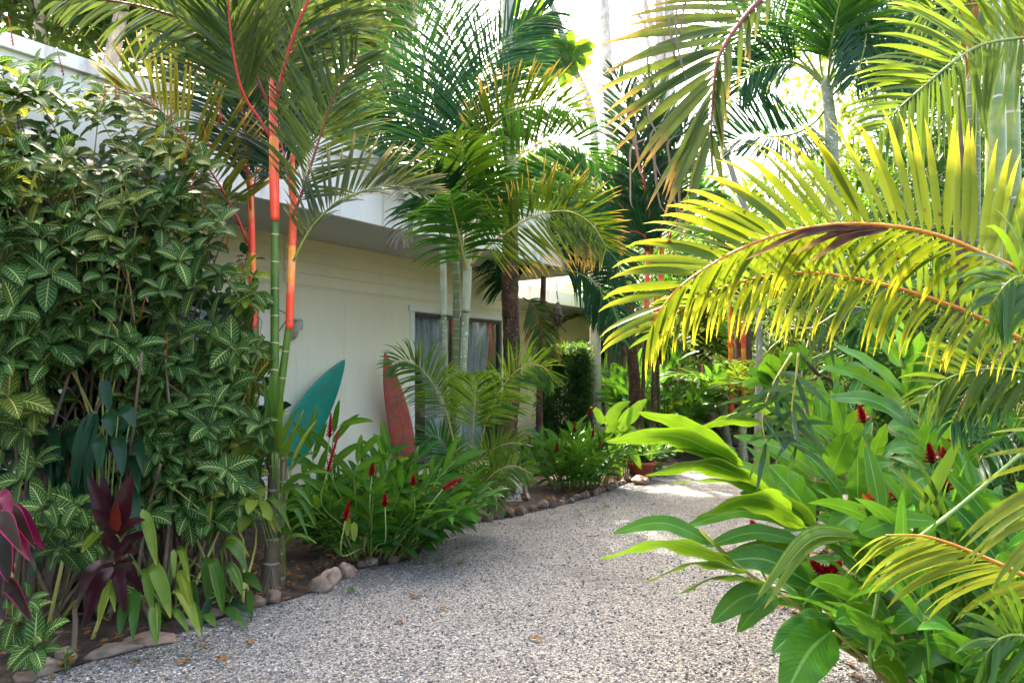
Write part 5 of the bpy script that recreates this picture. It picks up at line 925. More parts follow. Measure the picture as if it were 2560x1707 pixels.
# ------------------------------------------------------------------ right-hand palm behind
RY = 7.4
rp0 = P(*C7(580, 430), RY); rpb = rp0 * np.array([1, 1, 0])
rp = thing('areca_palm', 'slim pale trunked palm with dark arching fronds standing against the bright sky gap', 'palm', rpb)
stem(rp, 'trunk', C7, [(612, 1500), (606, 1000), (600, 700), (592, 540), (578, 420), (565, 370)], RY, [.085, .08, .078, .075, .07, .05], M['cane'], 14, 70)
for i, (pts, lf, L, dr, kk) in enumerate([
    ([(572, 400), (550, 300), (535, 150), (520, -20), (505, -200)], 'areca_dark', .8, .6, {}),
    ([(580, 400), (620, 260), (650, 120), (665, -60)], 'areca_dark', .8, .7, {}),
    ([(568, 400), (500, 330), (430, 285), (330, 285), (230, 330), (170, 420)], 'areca_dark', .55, .9, dict(t0=.35)),
    ([(590, 470), (520, 560), (430, 610), (320, 625), (200, 630), (110, 670)], 'areca_dark', .7, .1, dict(dih=.5, curl=.4, a0=85, roll=15)),
    ([(590, 420), (660, 250), (700, 120), (735, 60), (760, 120), (740, 260), (700, 380)], 'areca_dark', .62, 1.1, dict(t0=.4)),
    ([(575, 400), (480, 250), (400, 120), (330, 0), (280, -120)], 'areca', .8, .6, {}),
    ([(585, 410), (720, 230), (850, 100), (1000, 20), (1120, 30)], 'areca_dark', .7, .9, {}),
    ([(590, 450), (700, 340), (830, 290), (960, 330), (1040, 440)], 'areca_dark', .6, 1.0, {}),
    ([(575, 395), (440, 260), (280, 160), (120, 120), (-20, 160)], 'areca', .6, .8, dict(t0=.3)),
    ([(580, 395), (600, 200), (640, 0), (700, -160)], 'areca', .8, .7, {})]):
    k2 = dict(n=70, W=.023, a0=65, a1=28, t0=.25, r0=.016, droop=dr); k2.update(kk)
    F(rp, C7, pts, RY, RY + U(-.6, .5), lf, 'greenrachis', L, **k2)
# ------------------------------------------------------------------ far red stemmed palms and pale trunks in the middle
fy = 11.3
fl1 = thing('lipstick_palm', 'distant clump of red stemmed palms with upright dark fronds right of the far windows', 'palm', np.array([P(*C6(760, 1000), fy)[0], fy, 0]), 'red stemmed palms')
for pts, rr in (([(720, 1220), (738, 960), (752, 700), (766, 430)], .042), ([(800, 1220), (800, 960), (805, 700), (830, 380)], .05), ([(838, 1200), (830, 960), (826, 750), (822, 600)], .035)):
    stem(fl1, 'trunk', C6, pts, fy, [rr, rr * .9, rr * .8], M['brownbark'], 12, 50)
for pts in ([(766, 440), (768, 300), (772, 150), (775, 0)], [(832, 390), (838, 280), (845, 160), (850, 30)], [(812, 420), (815, 330), (820, 250)]):
    stem(fl1, 'crownshaft', C6, pts, fy - .02, [.045, .042, .03], M['lipshaft'], 12, 30)
for pts, lf in (([(790, 1560), (786, 1250), (792, 950), (780, 620), (750, 420)], 'lipdark'), ([(740, 1450), (720, 1150), (660, 900), (600, 650), (540, 400)], 'lipdark'), ([(730, 1450), (690, 1280), (620, 1180), (520, 1150)], 'lipdark'), ([(770, 1400), (840, 1100), (880, 850), (960, 650)], 'lipdark'), ([(740, 1450), (700, 1100), (700, 800), (690, 500)], 'lipdark'), ([(800, 1400), (900, 1200), (1000, 1080), (1120, 1060)], 'areca'), ([(730, 1400), (600, 1150), (520, 1000), (420, 950)], 'areca'), ([(760, 1500), (700, 1330), (600, 1300), (500, 1380)], 'areca_dark'), ([(740, 1500), (640, 1250), (560, 1150), (470, 1130), (380, 1200)], 'areca_dark')):
    F(fl1, C5, pts, fy, fy + U(-.6, .6), lf, 'redrachis', .85, n=46, W=.05, a0=50, a1=25, t0=.2, droop=.6, r0=.018)
fg = thing('areca_palm', 'thick pale mossy trunk beside the distant red stemmed palms', 'palm', np.array([P(*C6(700, 1000), 11.6)[0], 11.6, 0]))
stem(fg, 'trunk', C6, [(705, 1230), (708, 950), (700, 700), (680, 500), (672, 250)], 11.6, [.18, .13, .1, .095, .09], M['brownbark'], 14, 60)
crown(fg, P(*C6(672, 250), 11.6), 5, 1.5, [M['areca'], M['areca_dark']], M['greenrachis'], .6, 1.6, (35, 80), 40, .03, droop=1.0, azr=(-20, 80))
f5p = thing('lipstick_palm', 'far pair of thin dark and red stems behind the fine bamboo leaves', 'palm', np.array([P(*C6(1220, 900), 12.5)[0], 12.5, 0]), 'red stemmed palms')
for x in (1210, 1275): stem(f5p, 'crownshaft', C6, [(x + 2, 900), (x, 800), (x - 2, 600), (x - 10, 300)], 12.5, [.045, .045, .04], M['lipshaft'], 10, 30)
for x in (1245, 1300): stem(f5p, 'trunk', C6, [(x, 950), (x, 600), (x - 5, 300), (x - 10, 60)], 12.6, [.06, .06, .05], M['lipdark'] if False else M['twig'], 10, 30)
crown(f5p, P(*C6(1230, 250), 12.5), 9, 2.0, [M['lipdark'], M['young'], M['areca']], M['redrachis'], .65, 1.3, (10, 80), 36, .045, droop=.9)
# slender tall trunks against the sky
def tall(label, C, pts, Y, r, n, Lf, mat='greybark', leaf='areca'):
    base = P(*C(*pts[0]), Y) * np.array([1, 1, 0]); t = thing('tall_palm', label, 'palm', base)
    q = np.vstack([[base], path(C, pts, Y)]); mb = MB(); mb.tube(q, [r * 1.2, r, r * .85], 12, m=80, bump=lambda t: 1 + .02 * np.sin(t * 200)); mb.build('trunk', M[mat], t)
    crown(t, q[-1], n, Lf, M[leaf], M['greenrachis'], .6, 1.4, (10, 80), 36, .04, droop=.9); return t
tall('tall slender pale trunk rising alone into the bright sky gap', C5, [(560, 1400), (545, 1250), (530, 1050), (500, 600), (485, 300), (470, 0), (462, -300)], 31.0, .27, 10, 4.5)
def bare(label, Y, parts, cat='tree', leafpts=(), name='bare_tree'):
    b = P(*parts[0][0](*parts[0][1][0]), Y) * np.array([1, 1, 0]); t = thing(name, label, cat, b)
    mb = MB()
    for i, (C, pts, r) in enumerate(parts):
        q = path(C, pts, Y); q = np.vstack([[b], q]) if i == 0 else q; mb.tube(q, r, 10, m=40)
    mb.build('trunk', M['greybark'], t); return t
cec = bare('leaning grey branched tree with big lobed pale green leaves against the white sky', 13.0, [(C5, [(420, 900), (380, 560), (325, 430), (270, 350), (235, 200), (200, 80), (150, -30), (90, -200)], [.12, .1, .075, .05]), (C5, [(265, 345), (240, 335), (180, 315), (140, 260), (125, 190)], [.05, .03, .02])])
mb = MB(); Bn, Dn, Sn = [], [], []
for (x, y, rr) in [(60, 150, .5), (100, 170, .45), (30, 240, .5), (170, 260, .4), (130, 330, .5), (190, 350, .5), (280, 270, .4), (60, 200, .4), (290, 310, .35), (160, 290, .4), (-20, 120, .5), (110, 120, .4), (220, 380, .4)]:
    p = P(*C5(x, y), 12.9)
    for j in range(8):
        a = j * .8 + U(-.1, .1); d = np.array([math.cos(a), U(-.4, .1), math.sin(a) * .75 - .25]); Bn.append(p); Dn.append(d); Sn.append(np.cross(d, [0, 1, .4]))
blades(mb, np.array(Bn), np.array(Dn), np.array(Sn), U(.3, .5, len(Bn)), .17, 6, 1, .8, .45, .6, .15); mb.build('crown', M['young'], cec)
bare('pair of straight grey trunks behind the old hanging frond', 36.0, [(C5, [(790, 800), (785, 430), (782, 200), (778, 30), (776, -200)], [.26, .24, .22]), (C5, [(840, 800), (838, 380), (835, 200), (838, -200)], [.3, .28, .26]), (C5, [(790, 420), (715, 230), (695, 120), (660, 90)], [.1, .12, .09]), (C5, [(782, 180), (740, 150), (710, 60), (690, -60)], [.15, .15, .12])], name='bare_tree')
bare('thin curved bare branches crossing the sky gap', 9.5, [(C5, [(1330, 1500), (1200, 1000), (1095, 700), (1105, 540), (1160, 440), (1200, 380), (1225, 280), (1240, 160), (1270, 20), (1290, -100)], [.05, .045, .04, .03]), (C5, [(1105, 525), (1140, 513), (1200, 510), (1290, 490), (1400, 450), (1460, 400), (1490, 350), (1530, 340)], [.028, .024, .018]), (C5, [(1165, 430), (1150, 400), (1160, 330)], [.02, .012])])
# ------------------------------------------------------------------ bamboo and fine foliage filling the right
def bamboo(label, base, pts, L, mats, W=.11, culms=10, top=3.5, cat='bamboo', grp=None):
    r = thing('bamboo', label, cat, base, grp); mb = MB()
    ax = nrm(rng.normal(0, 1, (len(pts), 3)) * [1, 1, .4] + np.array([0, -.5, -.6]))
    half = rng.random(len(pts)) < .5
    for h, mi in ((half, 0), (~half, 1)): rosettes(mb, pts[h], ax[h], np.full(h.sum(), L), (4, 7), mi, W, S=3, K=1, pa=.5, pb=.8, droop=.5, fold=.15)
    mb.build('foliage', mats, r); mb = MB()
    for k in range(culms):
        q = pts[rng.integers(len(pts))]; b = base + np.array([U(-.3, .3), U(-.3, .3), 0]); mb.tube([b, b + UP * q[2] * .6, q, q + np.array([U(-.4, .1), U(-.4, 0), -.25])], [.014, .01, .004], 6, m=14)
    for k in range(int(len(pts) * .25)):
        q = pts[rng.integers(len(pts))]; mb.tube([q + rng.normal(0, .12, 3) + UP * .12, q], [.004, .002], 4, m=4)
    mb.build('culms', M['stemolive'], r); return r
def ell(c, rr, n, pw=.45): return np.array(c) + nrm(rng.normal(0, 1, (n, 3))) * (rng.random((n, 1)) ** pw) * np.array(rr)
bamboo('bushy fine leaved bamboo behind the yellow fronds', np.array([3.6, 5.8, 0]), ell([3.7, 5.8, 2.0], [1.1, .8, 1.4], 900), .17, [M['bamboo'], M['bamboodk']], culms=16)
bamboo('dark fine leaved bamboo at the edge of the right bed', np.array([3.6, 4.2, 0]), ell([3.55, 4.3, 1.2], [.9, .6, 1.1], 620), .15, [M['bamboodk'], M['bamboodk']], culms=14)
bamboo('sunlit fine leaved bamboo under the slim pale palm', np.array([3.3, 7.6, 0]), ell([3.4, 7.4, 2.6], [1.2, .8, 1.0], 420), .18, [M['bamboo'], M['lime']], culms=14)
q = np.concatenate([path(C8, [(970, 60), (890, 190), (845, 300), (835, 380), (850, 470)], 3.0, 2.9), path(C8, [(1000, 60), (985, 200), (970, 300), (975, 400), (990, 480)], 2.9)])
bs = thing('bamboo', 'single bamboo twig with long dangling leaves hanging in front of the ginger leaves', 'bamboo', q[4])
mb = MB()
for s in (q[:5], q[5:]): mb.tube(spline(s, 24), [.006, .004, .002], 6)
mb.tube(path(C10, [(-100, 590), (60, 620), (180, 560), (330, 470), (460, 480)], 2.9), [.004], 5, m=14)
mb.build('twig', M['stemolive'], bs)
Bn, Dn = [], []
for s in (q[:5], q[5:]):
    for p in spline(s, 9)[2:]:
        for j in range(3): a = U(0, 6.28); Bn.append(p); Dn.append([math.cos(a), .5 * math.sin(a), U(-1.3, .1)])
for (x, y, tx, ty) in [(460, 480, 400, 740), (455, 480, 300, 660), (460, 480, 700, 610), (470, 475, 620, 690), (450, 470, 230, 560), (465, 470, 690, 480), (180, 600, 120, 760), (190, 620, 230, 810), (150, 640, 30, 850), (350, 470, 200, 480)]:
    Bn.append(P(*C10(x, y), 2.9)); Dn.append(P(*C10(tx, ty), 2.85) - Bn[-1])
Bn, Dn = np.array(Bn), np.array(Dn); mb = MB(); blades(mb, Bn, Dn, np.cross(Dn, FWD) + rng.normal(0, .2, (len(Bn), 3)), U(.14, .24, len(Bn)), .022, 6, 1, .5, .8, .35, .15); mb.build('leaves', M['bamboodk'], bs)
fb = thing('frangipani', 'young rounded leaf sapling behind the dangling bamboo twig', 'plant', np.array([2.2, 5.2, 0]))
mb = MB(); mb.tube([np.array([2.25, 5.3, 0]), P(*C8(1180, 300), 5.2), P(*C8(1080, 150), 5.1), P(*C8(1000, 60), 5.0)], [.03, .022, .012], 8, m=24); mb.tube(path(C8, [(930, 190), (1030, 185), (1110, 170)], 5.1), [.012], 6, m=10); mb.build('trunk', M['twig'], fb)
leafset('leaf', fb, C8, [((870, 180), (860, 60), 5.1, 5.0, .2, .05), ((900, 160), (850, 110), 5.1, 5.0, .16, .05), ((940, 140), (910, 60), 5.1, 5.0, .16, .05), ((1020, 110), (930, 60), 5.05, 5, .16, .1), ((1040, 130), (1000, 20), 5.05, 5, .16, .05), ((1190, 165), (1115, 95), 5.1, 5, .2, .05), ((1200, 160), (1310, 130), 5.1, 5, .16, .1), ((880, 190), (760, 150), 5.1, 5, .12, .1), ((900, 200), (740, 210), 5.1, 5, .1, .1)], M['ginger'], wave=.05)
# ------------------------------------------------------------------ broad trees
def tree(name, label, base, blobs, n, L, W, mat, trunk_r=.25, grp=None, limbs=7, bark='greybark', S=2, bare_frac=0, clump=.35):
    r = thing(name, label, 'tree', base, grp); mb = MB(); tot = sum(b[1][0] * b[1][1] * b[1][2] for b in blobs) ; cs = []
    tb = MB()
    for c, rr in blobs:
        c = np.array(c, float); k = max(6, int(60 * rr[0] * rr[1] * rr[2] / max(tot, 1e-6)))
        cc = c + nrm(rng.normal(0, 1, (k, 3))) * (rng.random((k, 1)) ** .35) * np.array(rr); cs.append(cc)
        tb.tube([base, base * .5 + c * .5 + np.array([U(-.3, .3), U(-.3, .3), -.3 * rr[2]]), c - UP * rr[2] * .4, c + rng.normal(0, .2, 3)], [trunk_r, trunk_r * .75, trunk_r * .4, trunk_r * .15], 9, m=24)
        for j in range(limbs):
            e = cc[rng.integers(k)]; s = c - UP * rr[2] * U(.1, .5); tb.tube([s, (s + e) / 2 + UP * .2, e], [trunk_r * .25, trunk_r * .12, .015], 6, m=12)
    cs = np.concatenate(cs); m = len(cs); rad = float(np.mean([min(b[1]) for b in blobs])) * clump
    idx = rng.integers(0, m, n); pts = cs[idx] + rng.normal(0, 1, (n, 3)) * rad * U(.5, 1.2, m)[idx][:, None] * np.array([1, 1, .6])
    rn = np.clip(U(0, 1, m)[idx] * .6 + rng.random(n) * .4, 0, 1)
    dv = nrm(rng.normal(0, 1, (n, 3)) + np.array([0, 0, -.15])); sd = np.cross(dv, UP + rng.normal(0, .5, (n, 3)))
    blades(mb, pts, dv, sd, L * U(.7, 1.25, n), W * U(.8, 1.2, n), S, 1, .6, .55, .4, .2, rnd=rn)
    mb.build('crown', M[mat], r); tb.build('trunk', M[bark], r); return r
tree('shade_tree', 'large dark leafed tree overhanging the roof of the near house', np.array([-9.0, 13.0, 0]), [([-8.3, 12.0, 9.0], [2.6, 2.4, 2.4]), ([-6.4, 11.6, 9.6], [2.2, 2.2, 2.0]), ([-10.5, 12, 8.8], [2.4, 2.2, 2.2]), ([-5.6, 13.2, 10.6], [2.4, 2.4, 1.8])], 17000, .25, .115, 'tree', .34)
tree('shade_tree', 'tall spreading tree whose lit leaves show between the central palm fronds', np.array([-6.5, 17.5, 0]), [([-3.4, 14.2, 11.8], [2.6, 2.4, 1.8]), ([-4.0, 15.5, 10.6], [2.2, 2.2, 2.2]), ([-.6, 13.4, 12.6], [2.2, 2.2, 1.4]), ([-2.3, 11.0, 10.4], [2.7, 2.3, 1.2]), ([-3.4, 12.8, 11.4], [2.4, 2.2, 1.0])], 19000, .26, .13, 'tree', .34)  # nearer crown masses added out of view to shade the front gravel
tree('shade_tree', 'bright leaved tree glowing behind the red stemmed palm crowns', np.array([-5.4, 14.7, 0]), [([-4.5, 13.2, 7.2], [1.5, 1.2, 1.4]), ([-3.4, 13.4, 6.4], [1.1, 1.0, .9])], 4200, .24, .11, 'treelit', .22)
GT = 'hazy trees far beyond the far house'
ft = tree('far_tree', 'rounded pale green tree far off in the gap beyond the brown trunk', np.array([3.2, 42, 0]), [([2.5, 42, 13.2], [3.8, 3.2, 3.4]), ([6.6, 43, 11.4], [3.8, 3, 3.6]), ([-1.6, 42, 11.0], [3.4, 3, 3.6]), ([2.5, 42, 7.5], [5.5, 3, 4])], 22000, .42, .24, 'fartree', .45)
tree('far_tree', 'darker rounded far tree beside the pale green one', np.array([9.5, 46, 0]), [([10.5, 46, 10.5], [4, 3.4, 4.4]), ([12.5, 47, 6.5], [3.2, 3, 3.5]), ([6.5, 46, 5], [3.5, 3, 3.5])], 9000, .45, .25, 'tree', .45)
tree('far_tree', 'sunlit bushy tree closing the bend of the drive', np.array([9.0, 19, 0]), [([8.5, 19, 4.2], [2.6, 2.2, 2.4]), ([11.5, 19.5, 4.5], [2.6, 2.2, 2.8]), ([6.2, 18, 2.2], [1.6, 1.4, 1.6]), ([10, 18, 1.6], [3, 1.5, 1.6])], 11000, .24, .1, 'treelit', .2)
tree('far_tree', 'dense tree rising behind the right hand palms', np.array([7.5, 11.5, 0]), [([7.2, 11.2, 4.6], [2.0, 1.8, 2.4]), ([9.2, 12, 6.5], [2.4, 2, 3.0]), ([6.6, 10.6, 2.2], [1.6, 1.4, 1.6]), ([9.5, 11.5, 2.6], [2.2, 1.8, 2.2])], 13000, .2, .075, 'tree', .22)
tree('far_tree', 'dark dense fine leaved tree walling in the garden beside the thick ringed stems', np.array([5.2, 7.8, 0]), [([5.0, 7.8, 2.2], [1.5, 1.0, 2.0]), ([5.6, 7.9, 5.0], [1.6, 1.1, 2.0]), ([4.6, 6.6, 1.6], [1.2, .8, 1.4])], 15000, .17, .034, 'bamboodk', .12)
tree('far_tree', 'dense dark tree closing the view just past the slim pale palm', np.array([5.2, 15.6, 0]), [([3.7, 15.4, 2.6], [1.3, 1.0, 2.2]), ([5.2, 15.8, 3.0], [1.5, 1.1, 2.9]), ([6.9, 15.6, 3.4], [1.6, 1.1, 3.3])], 17000, .2, .07, 'tree', .16)
tree('far_tree', 'bushy green tree low at the end of the drive', np.array([6.5, 21, 0]), [([4.5, 20.5, 2.2], [2.2, 1.4, 2.2]), ([8, 21, 2.6], [2.6, 1.6, 2.6]), ([11.5, 21, 3], [2.6, 1.6, 3])], 11000, .26, .1, 'tree', .2)
tree('far_tree', 'bushy green tree behind the bend beside the slim pale palm', np.array([15, 18, 0]), [([13.5, 17, 3], [2.6, 1.6, 3]), ([17, 18, 4], [3, 1.6, 4]), ([10.5, 14.5, 1.4], [1.6, 1.2, 1.4])], 11000, .26, .1, 'tree', .2)
tree('far_tree', 'light leaved tree showing through the gaps above the slim palm', np.array([8.4, 15.5, 0]), [([7.0, 15, 8.4], [1.8, 1.5, 1.2]), ([9.5, 15.5, 9.6], [2.4, 2, 2])], 4000, .22, .1, 'treelit', .2)
# background palms
def bgpalm(label, base, h, n, Lf, leaves, rach='greenrachis', trunk='cane', Ll=.55, el=(5, 80), r=.07, W=.036, bend=1.4, nl=34):
    base = np.array(base, float); t = thing('areca_palm', label, 'palm', base); top = base + np.array([U(-.1, .1), 0, h])
    mb = MB(); mb.tube([base, (base + top) / 2 + np.array([U(-.08, .08), 0, 0]), top], [r * 1.2, r, r * .8], 12, m=30); mb.build('trunk', M[trunk], t)
    crown(t, top, n, Lf, [M[l] for l in leaves], M[rach], Ll, bend, el, nl, W, droop=.85, az0=U(0, 360)); return t
bgpalm('sunlit yellow green feather palm beyond the pink gingers', [4.6, 14.5, 0], 1.5, 14, 2.4, ['lime', 'young', 'lime'], Ll=.6, W=.05)
bgpalm('low dark feather palm behind the tallest ginger shoot', [3.1, 5.4, 0], .7, 13, 1.7, ['areca_dark', 'areca', 'young'], Ll=.42, W=.03)
bgpalm('dark feather palm filling the edge beside the thick stems', [4.3, 5.2, 0], 1.3, 14, 2.0, ['areca_dark', 'areca_dark', 'areca'], Ll=.5, W=.03)
bgpalm('leafy feather palm behind the thick ringed stems', [5.0, 6.6, 0], 2.4, 14, 2.3, ['areca_dark', 'areca', 'lime'], Ll=.55)
bgpalm('feather palm standing behind the slim pale palm', [5.4, 9.3, 0], 3.0, 14, 2.4, ['areca', 'lime', 'areca_dark'], Ll=.6, W=.04)
bgpalm('backlit bright feather palm behind the dark glossy palm', [2.7, 15.6, 0], 3.0, 15, 2.4, ['lime', 'young', 'areca'], Ll=.6, W=.05)
bgpalm('yellowish feather palm beside the distant red stemmed palms', [4.2, 12.4, 0], 1.0, 13, 2.0, ['lime', 'areca', 'young'], Ll=.5, W=.045)
bgpalm('bright backlit feather palm on the house side behind the red crowns', [-4.0, 16.2, 0], 7.0, 12, 2.6, ['lime', 'young'], Ll=.6, W=.04, el=(20, 80))
bgpalm('shrubby feather palm at the bend of the drive', [6.4, 14.8, 0], .6, 13, 2.0, ['young', 'lime', 'areca'], Ll=.5, W=.045)
for i, (x, y, lab) in enumerate([(5.6, 15.4, 'leafy green shrub at the back of the drive bend'), (7.8, 16, 'leafy green shrub under the sunlit bushy tree'), (5.9, 6.2, 'leafy green shrub under the thick ringed stems')]):
    ginger_bush('shrub', lab, np.array([x, y, 0.]), 46, 1.6, 1.7, .32, .08, ['ginger', 'redging', 'gingerdk'][i], cat='shrub', tiltmax=.8)
def copy_tree(o, loc, rot, label, group):
    c = o.copy(); COL.objects.link(c); c.location = loc; c.rotation_euler = (0, 0, rot); c['label'] = label; c['group'] = group
    for ch in [q for q in sc.objects if q.parent == o]:
        k = ch.copy(); COL.objects.link(k); k.parent = c
    return c
src = [o for o in sc.objects if o.get('label', '').startswith('dense tree rising')][0]
for i, (x, y) in enumerate([(-12, -5), (-7, -8), (-1.5, -9.5), (-13, 0)]):  # unseen trees added behind the camera to cut low sky light
    copy_tree(src, (x, y, 0), i * 1.3, 'unseen dense tree added behind the viewer to block low sky light', 'unseen trees added to block low sky light')
# ------------------------------------------------------------------ litter, seedlings
def fallen(label, p, L, mat, yaw, grp):
    mb = MB(); d = np.array([math.cos(yaw), math.sin(yaw), .12]); blades(mb, p + UP * .012, d, np.cross(d, UP), L, L * .42, 8, 2, .5, .6, .35, .45, wave=.35, wf=1.5)
    o = mb.build('fallen_leaf', M[mat], None, loc=p); return tag(o, label, 'leaf', grp)
for i, (x, y, lab) in enumerate([(523, 1516, 'rust red curled leaf near the stones in the lower corner'), (520, 1527, 'brown leaf just below the rust red one'), (575, 1472, 'long orange brown leaf on the gravel by the strap plants'), (306, 1528, 'dull brown leaf lying near the long flat stone'), (120, 1556, 'bright rust leaf in the bottom corner'), (925, 1434, 'pale orange leaf alone mid gravel'), (964, 1373, 'small orange leaf above the pale orange one'), (1031, 1402, 'tiny orange fragment on the gravel'), (1245, 1476, 'tan leaf lying alone on the near gravel'), (1347, 1235, 'brown leaf on the gravel toward the far bend'), (1495, 1162, 'tan leaf close to the sunlit gravel'), (455, 1490, 'brown leaf below the strap plants'), (1398, 1136, 'reddish leaf beside the far edging stones'), (1050, 1300, 'small dark leaf by the black rocks'), (405, 1530, 'thin brown leaf on the near gravel')]):
    fallen(lab, gp(CD, (x, y)), U(.05, .085), 'brownleaf', U(0, 6.28), 'fallen leaves on the gravel')
def seedling(lab, p, n, L, h):
    r = thing('seedling', lab, 'weed', p, 'small weeds at the gravel edge'); mb = MB(); B, Dd = [], []
    for k in range(n): a = U(0, 6.28); z = U(.2, 1) * h; B.append(p + np.array([U(-.02, .02), U(-.02, .02), z])); Dd.append([math.cos(a), math.sin(a), U(-.1, .6)])
    Dd = np.array(Dd); blades(mb, np.array(B), Dd, np.cross(Dd, UP), L, L * .4, 3, 1, droop=.4); mb.build('leaves', M['young'], r)
    mb = MB(); mb.tube([p, p + UP * h], [.003, .002], 5, m=4); mb.build('stem', M['stemgreen'], r)
for x, y, n, L, h, lab in [(118, 1515, 16, .05, .2, 'leafy seedling in the dirt below the maroon cordyline'), (60, 1560, 22, .05, .08, 'low green weed patch in the bottom corner'), (150, 1545, 14, .05, .12, 'small weed beside the lumpy stone'), (803, 1362, 7, .05, .04, 'single green weed on the gravel by the pale stones'), (860, 1308, 12, .04, .05, 'weed at the foot of the red ginger bush'), (1008, 1290, 8, .035, .03, 'sparse weed in the gravel past the mossy stone'), (1015, 1310, 8, .03, .03, 'second sparse weed just nearer in the gravel'), (1062, 1290, 8, .03, .03, 'tiny weed in the middle of the gravel'), (1330, 1185, 10, .05, .08, 'weed near the far edging stones'), (1392, 1165, 6, .05, .04, 'round weed at the far gravel edge')]:
    seedling(lab, gp(CD, (x, y)), n, L, h)
def pebble_mat():
    m, nt = new_mat('pebbles'); b = NB(nt); x, y, r = b.luv()
    col = b.ramp(r, [(0, (.04, .048, .055)), (.3, (.12, .13, .14)), (.55, (.26, .26, .25)), (.8, (.38, .36, .33)), (.93, (.5, .47, .42)), (1, (.3, .2, .14))])
    b.out(b.pbsdf(b.mix(b.math('MULTIPLY', b.noise(160, 2, b.pos()), .4), col, (.1, .09, .08)), .8, .3)); return m
M['pebble'] = pebble_mat()
n = 16000; Yp = 3.1 + 6.5 * rng.random(n) ** 1.7; Xp = rng.uniform(-1, 1, n) * (.35 + .62 * Yp); ok = np.ones(n, bool)
exy = EDGE[:, :2]; ei = np.clip(np.searchsorted(exy[:, 1], Yp), 0, len(exy) - 1); ok &= (Xp > exy[ei, 0] + .02) & (Xp < 1.8); Xp, Yp = Xp[ok], Yp[ok]; n = len(Xp)
th = np.linspace(.01, np.pi - .01, 5)[:, None]; ph = np.linspace(0, 2 * np.pi, 7)[None]
SP = np.stack([np.sin(th) * np.cos(ph), np.sin(th) * np.sin(ph), np.cos(th) + 0 * ph], -1)
sz = U(.0045, .0095, n)[:, None, None, None] * np.stack([U(.8, 1.5, n), U(.7, 1.1, n), U(.45, .8, n)], 1)[:, None, None, :]
V = SP[None] * sz * (1 + .18 * np.sin(SP[None, ..., :1] * 3 + U(0, 6, n)[:, None, None, None])); yw = U(0, 6.28, n); c, s_ = np.cos(yw)[:, None, None], np.sin(yw)[:, None, None]
V = np.stack([V[..., 0] * c - V[..., 1] * s_, V[..., 0] * s_ + V[..., 1] * c, V[..., 2]], -1) + np.stack([Xp, Yp, U(.001, .006, n)], 1)[:, None, None]
A = np.zeros_like(V); A[..., 2] = rng.random(n)[:, None, None]
mb = MB(); mb.grid(V, A); pb_ = mb.build('loose_gravel', M['pebble']); pb_['kind'] = 'stuff'
mb = MB(); n = 1500                              # loose leaf litter on the bed soil
k = rng.integers(0, 60, n); e = EDGE[k]; off = rng.random(n)[:, None] * np.array([-1.1, .55, 0]); pts = e + off + rng.normal(0, .08, (n, 3)) * [1, 1, 0]; pts[:, 2] = .04
a = U(0, 6.28, n); dv = np.stack([np.cos(a), np.sin(a), U(-.1, .3, n)], 1); blades(mb, pts, dv, np.cross(dv, UP) + rng.normal(0, .3, (n, 3)), U(.03, .09, n), U(.01, .035, n), 3, 1, droop=.3, wave=.2)
n = 500; k = rng.integers(0, 60, n); pts = EDGE[k] + np.stack([np.abs(rng.normal(0, .28, n)), rng.normal(0, .1, n), np.full(n, .012)], 1); a = U(0, 6.28, n); dv = np.stack([np.cos(a), np.sin(a), U(-.05, .2, n)], 1); blades(mb, pts, dv, np.cross(dv, UP), U(.008, .03, n), U(.004, .012, n), 2, 1, droop=.2)
n = 600; pts = np.stack([U(1.75, 3.2, n), U(2.6, 6, n), np.full(n, .01)], 1); a = U(0, 6.28, n); dv = np.stack([np.cos(a), np.sin(a), U(-.05, .3, n)], 1); blades(mb, pts, dv, np.cross(dv, UP), U(.04, .12, n), U(.015, .04, n), 3, 1, droop=.3, wave=.2)
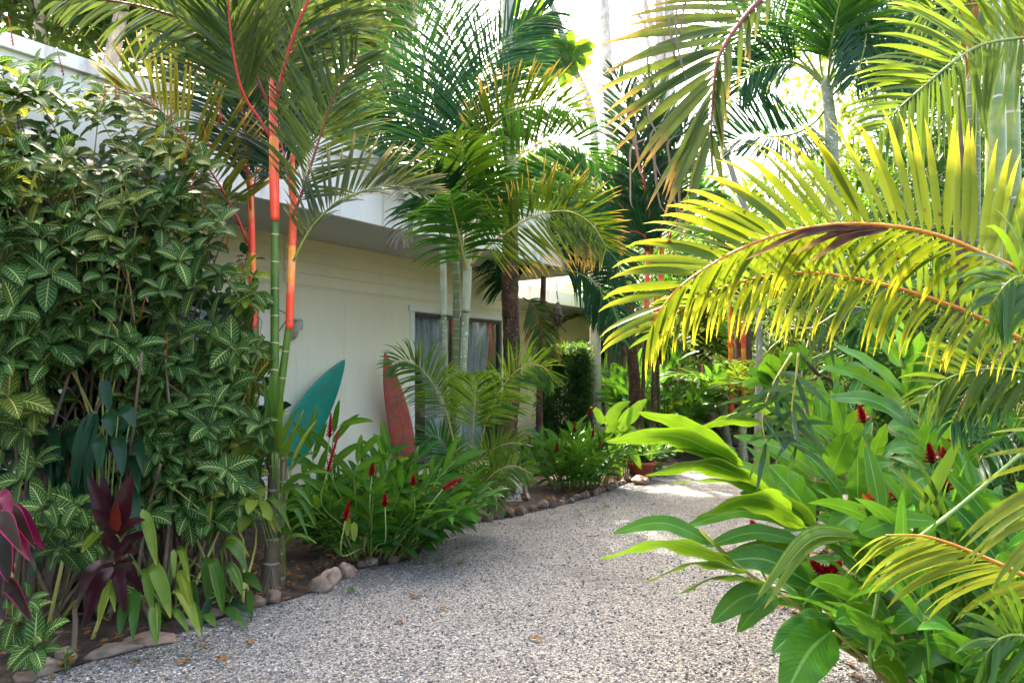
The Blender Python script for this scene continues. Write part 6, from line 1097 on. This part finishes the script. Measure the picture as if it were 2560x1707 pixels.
lt = mb.build('leaf_litter', M['brownleaf']); lt['kind'] = 'stuff'
# ------------------------------------------------------------------ daylight and camera
SUN_EL, SUN_AZ = 54.0, -14.0                     # degrees; azimuth from +Y toward +X
w = bpy.data.worlds.new('World'); sc.world = w; w.use_nodes = True
nt = w.node_tree; sky = nt.nodes.new('ShaderNodeTexSky'); sky.sky_type = 'NISHITA'; sky.sun_disc = False
sky.sun_elevation = R(SUN_EL); sky.sun_rotation = R(SUN_AZ); sky.air_density = .7; sky.dust_density = 7.0; sky.ozone_density = .3
bg = nt.nodes['Background']; bg.inputs[1].default_value = .15; tint = nt.nodes.new('ShaderNodeMix'); tint.data_type = 'RGBA'; tint.blend_type = 'MULTIPLY'; tint.inputs[0].default_value = 1; tint.inputs[7].default_value = (1, .97, .90, 1)
nt.links.new(sky.outputs[0], tint.inputs[6]); nt.links.new(tint.outputs[2], bg.inputs[0])
sl = bpy.data.lights.new('sun', 'SUN'); sl.energy = 2.0; sl.angle = R(.6); sl.color = (1, .93, .8)
so = bpy.data.objects.new('sun', sl); COL.objects.link(so)
sd_ = Vector((math.sin(R(SUN_AZ)) * math.cos(R(SUN_EL)), math.cos(R(SUN_AZ)) * math.cos(R(SUN_EL)), math.sin(R(SUN_EL))))
so.rotation_euler = sd_.to_track_quat('Z', 'Y').to_euler()
cam = bpy.data.cameras.new('camera'); cam.lens = 24; cam.sensor_width = 36; cam.shift_y = (HOR - 853.5) / 2560; cam.clip_start = .05; cam.clip_end = 1000
co = bpy.data.objects.new('camera', cam); COL.objects.link(co); co.location = (0, 0, EYE); co.rotation_euler = (R(90), 0, 0); sc.camera = co
sc.view_settings.view_transform = 'Standard'; sc.view_settings.look = 'None'; sc.view_settings.exposure = 3.75; sc.view_settings.gamma = 1
cy = sc.cycles; cy.max_bounces = 8; cy.diffuse_bounces = 4; cy.glossy_bounces = 3; cy.transmission_bounces = 5; cy.transparent_max_bounces = 8; cy.caustics_reflective = False; cy.caustics_refractive = False
cy.use_denoising = True; cy.sample_clamp_indirect = 6
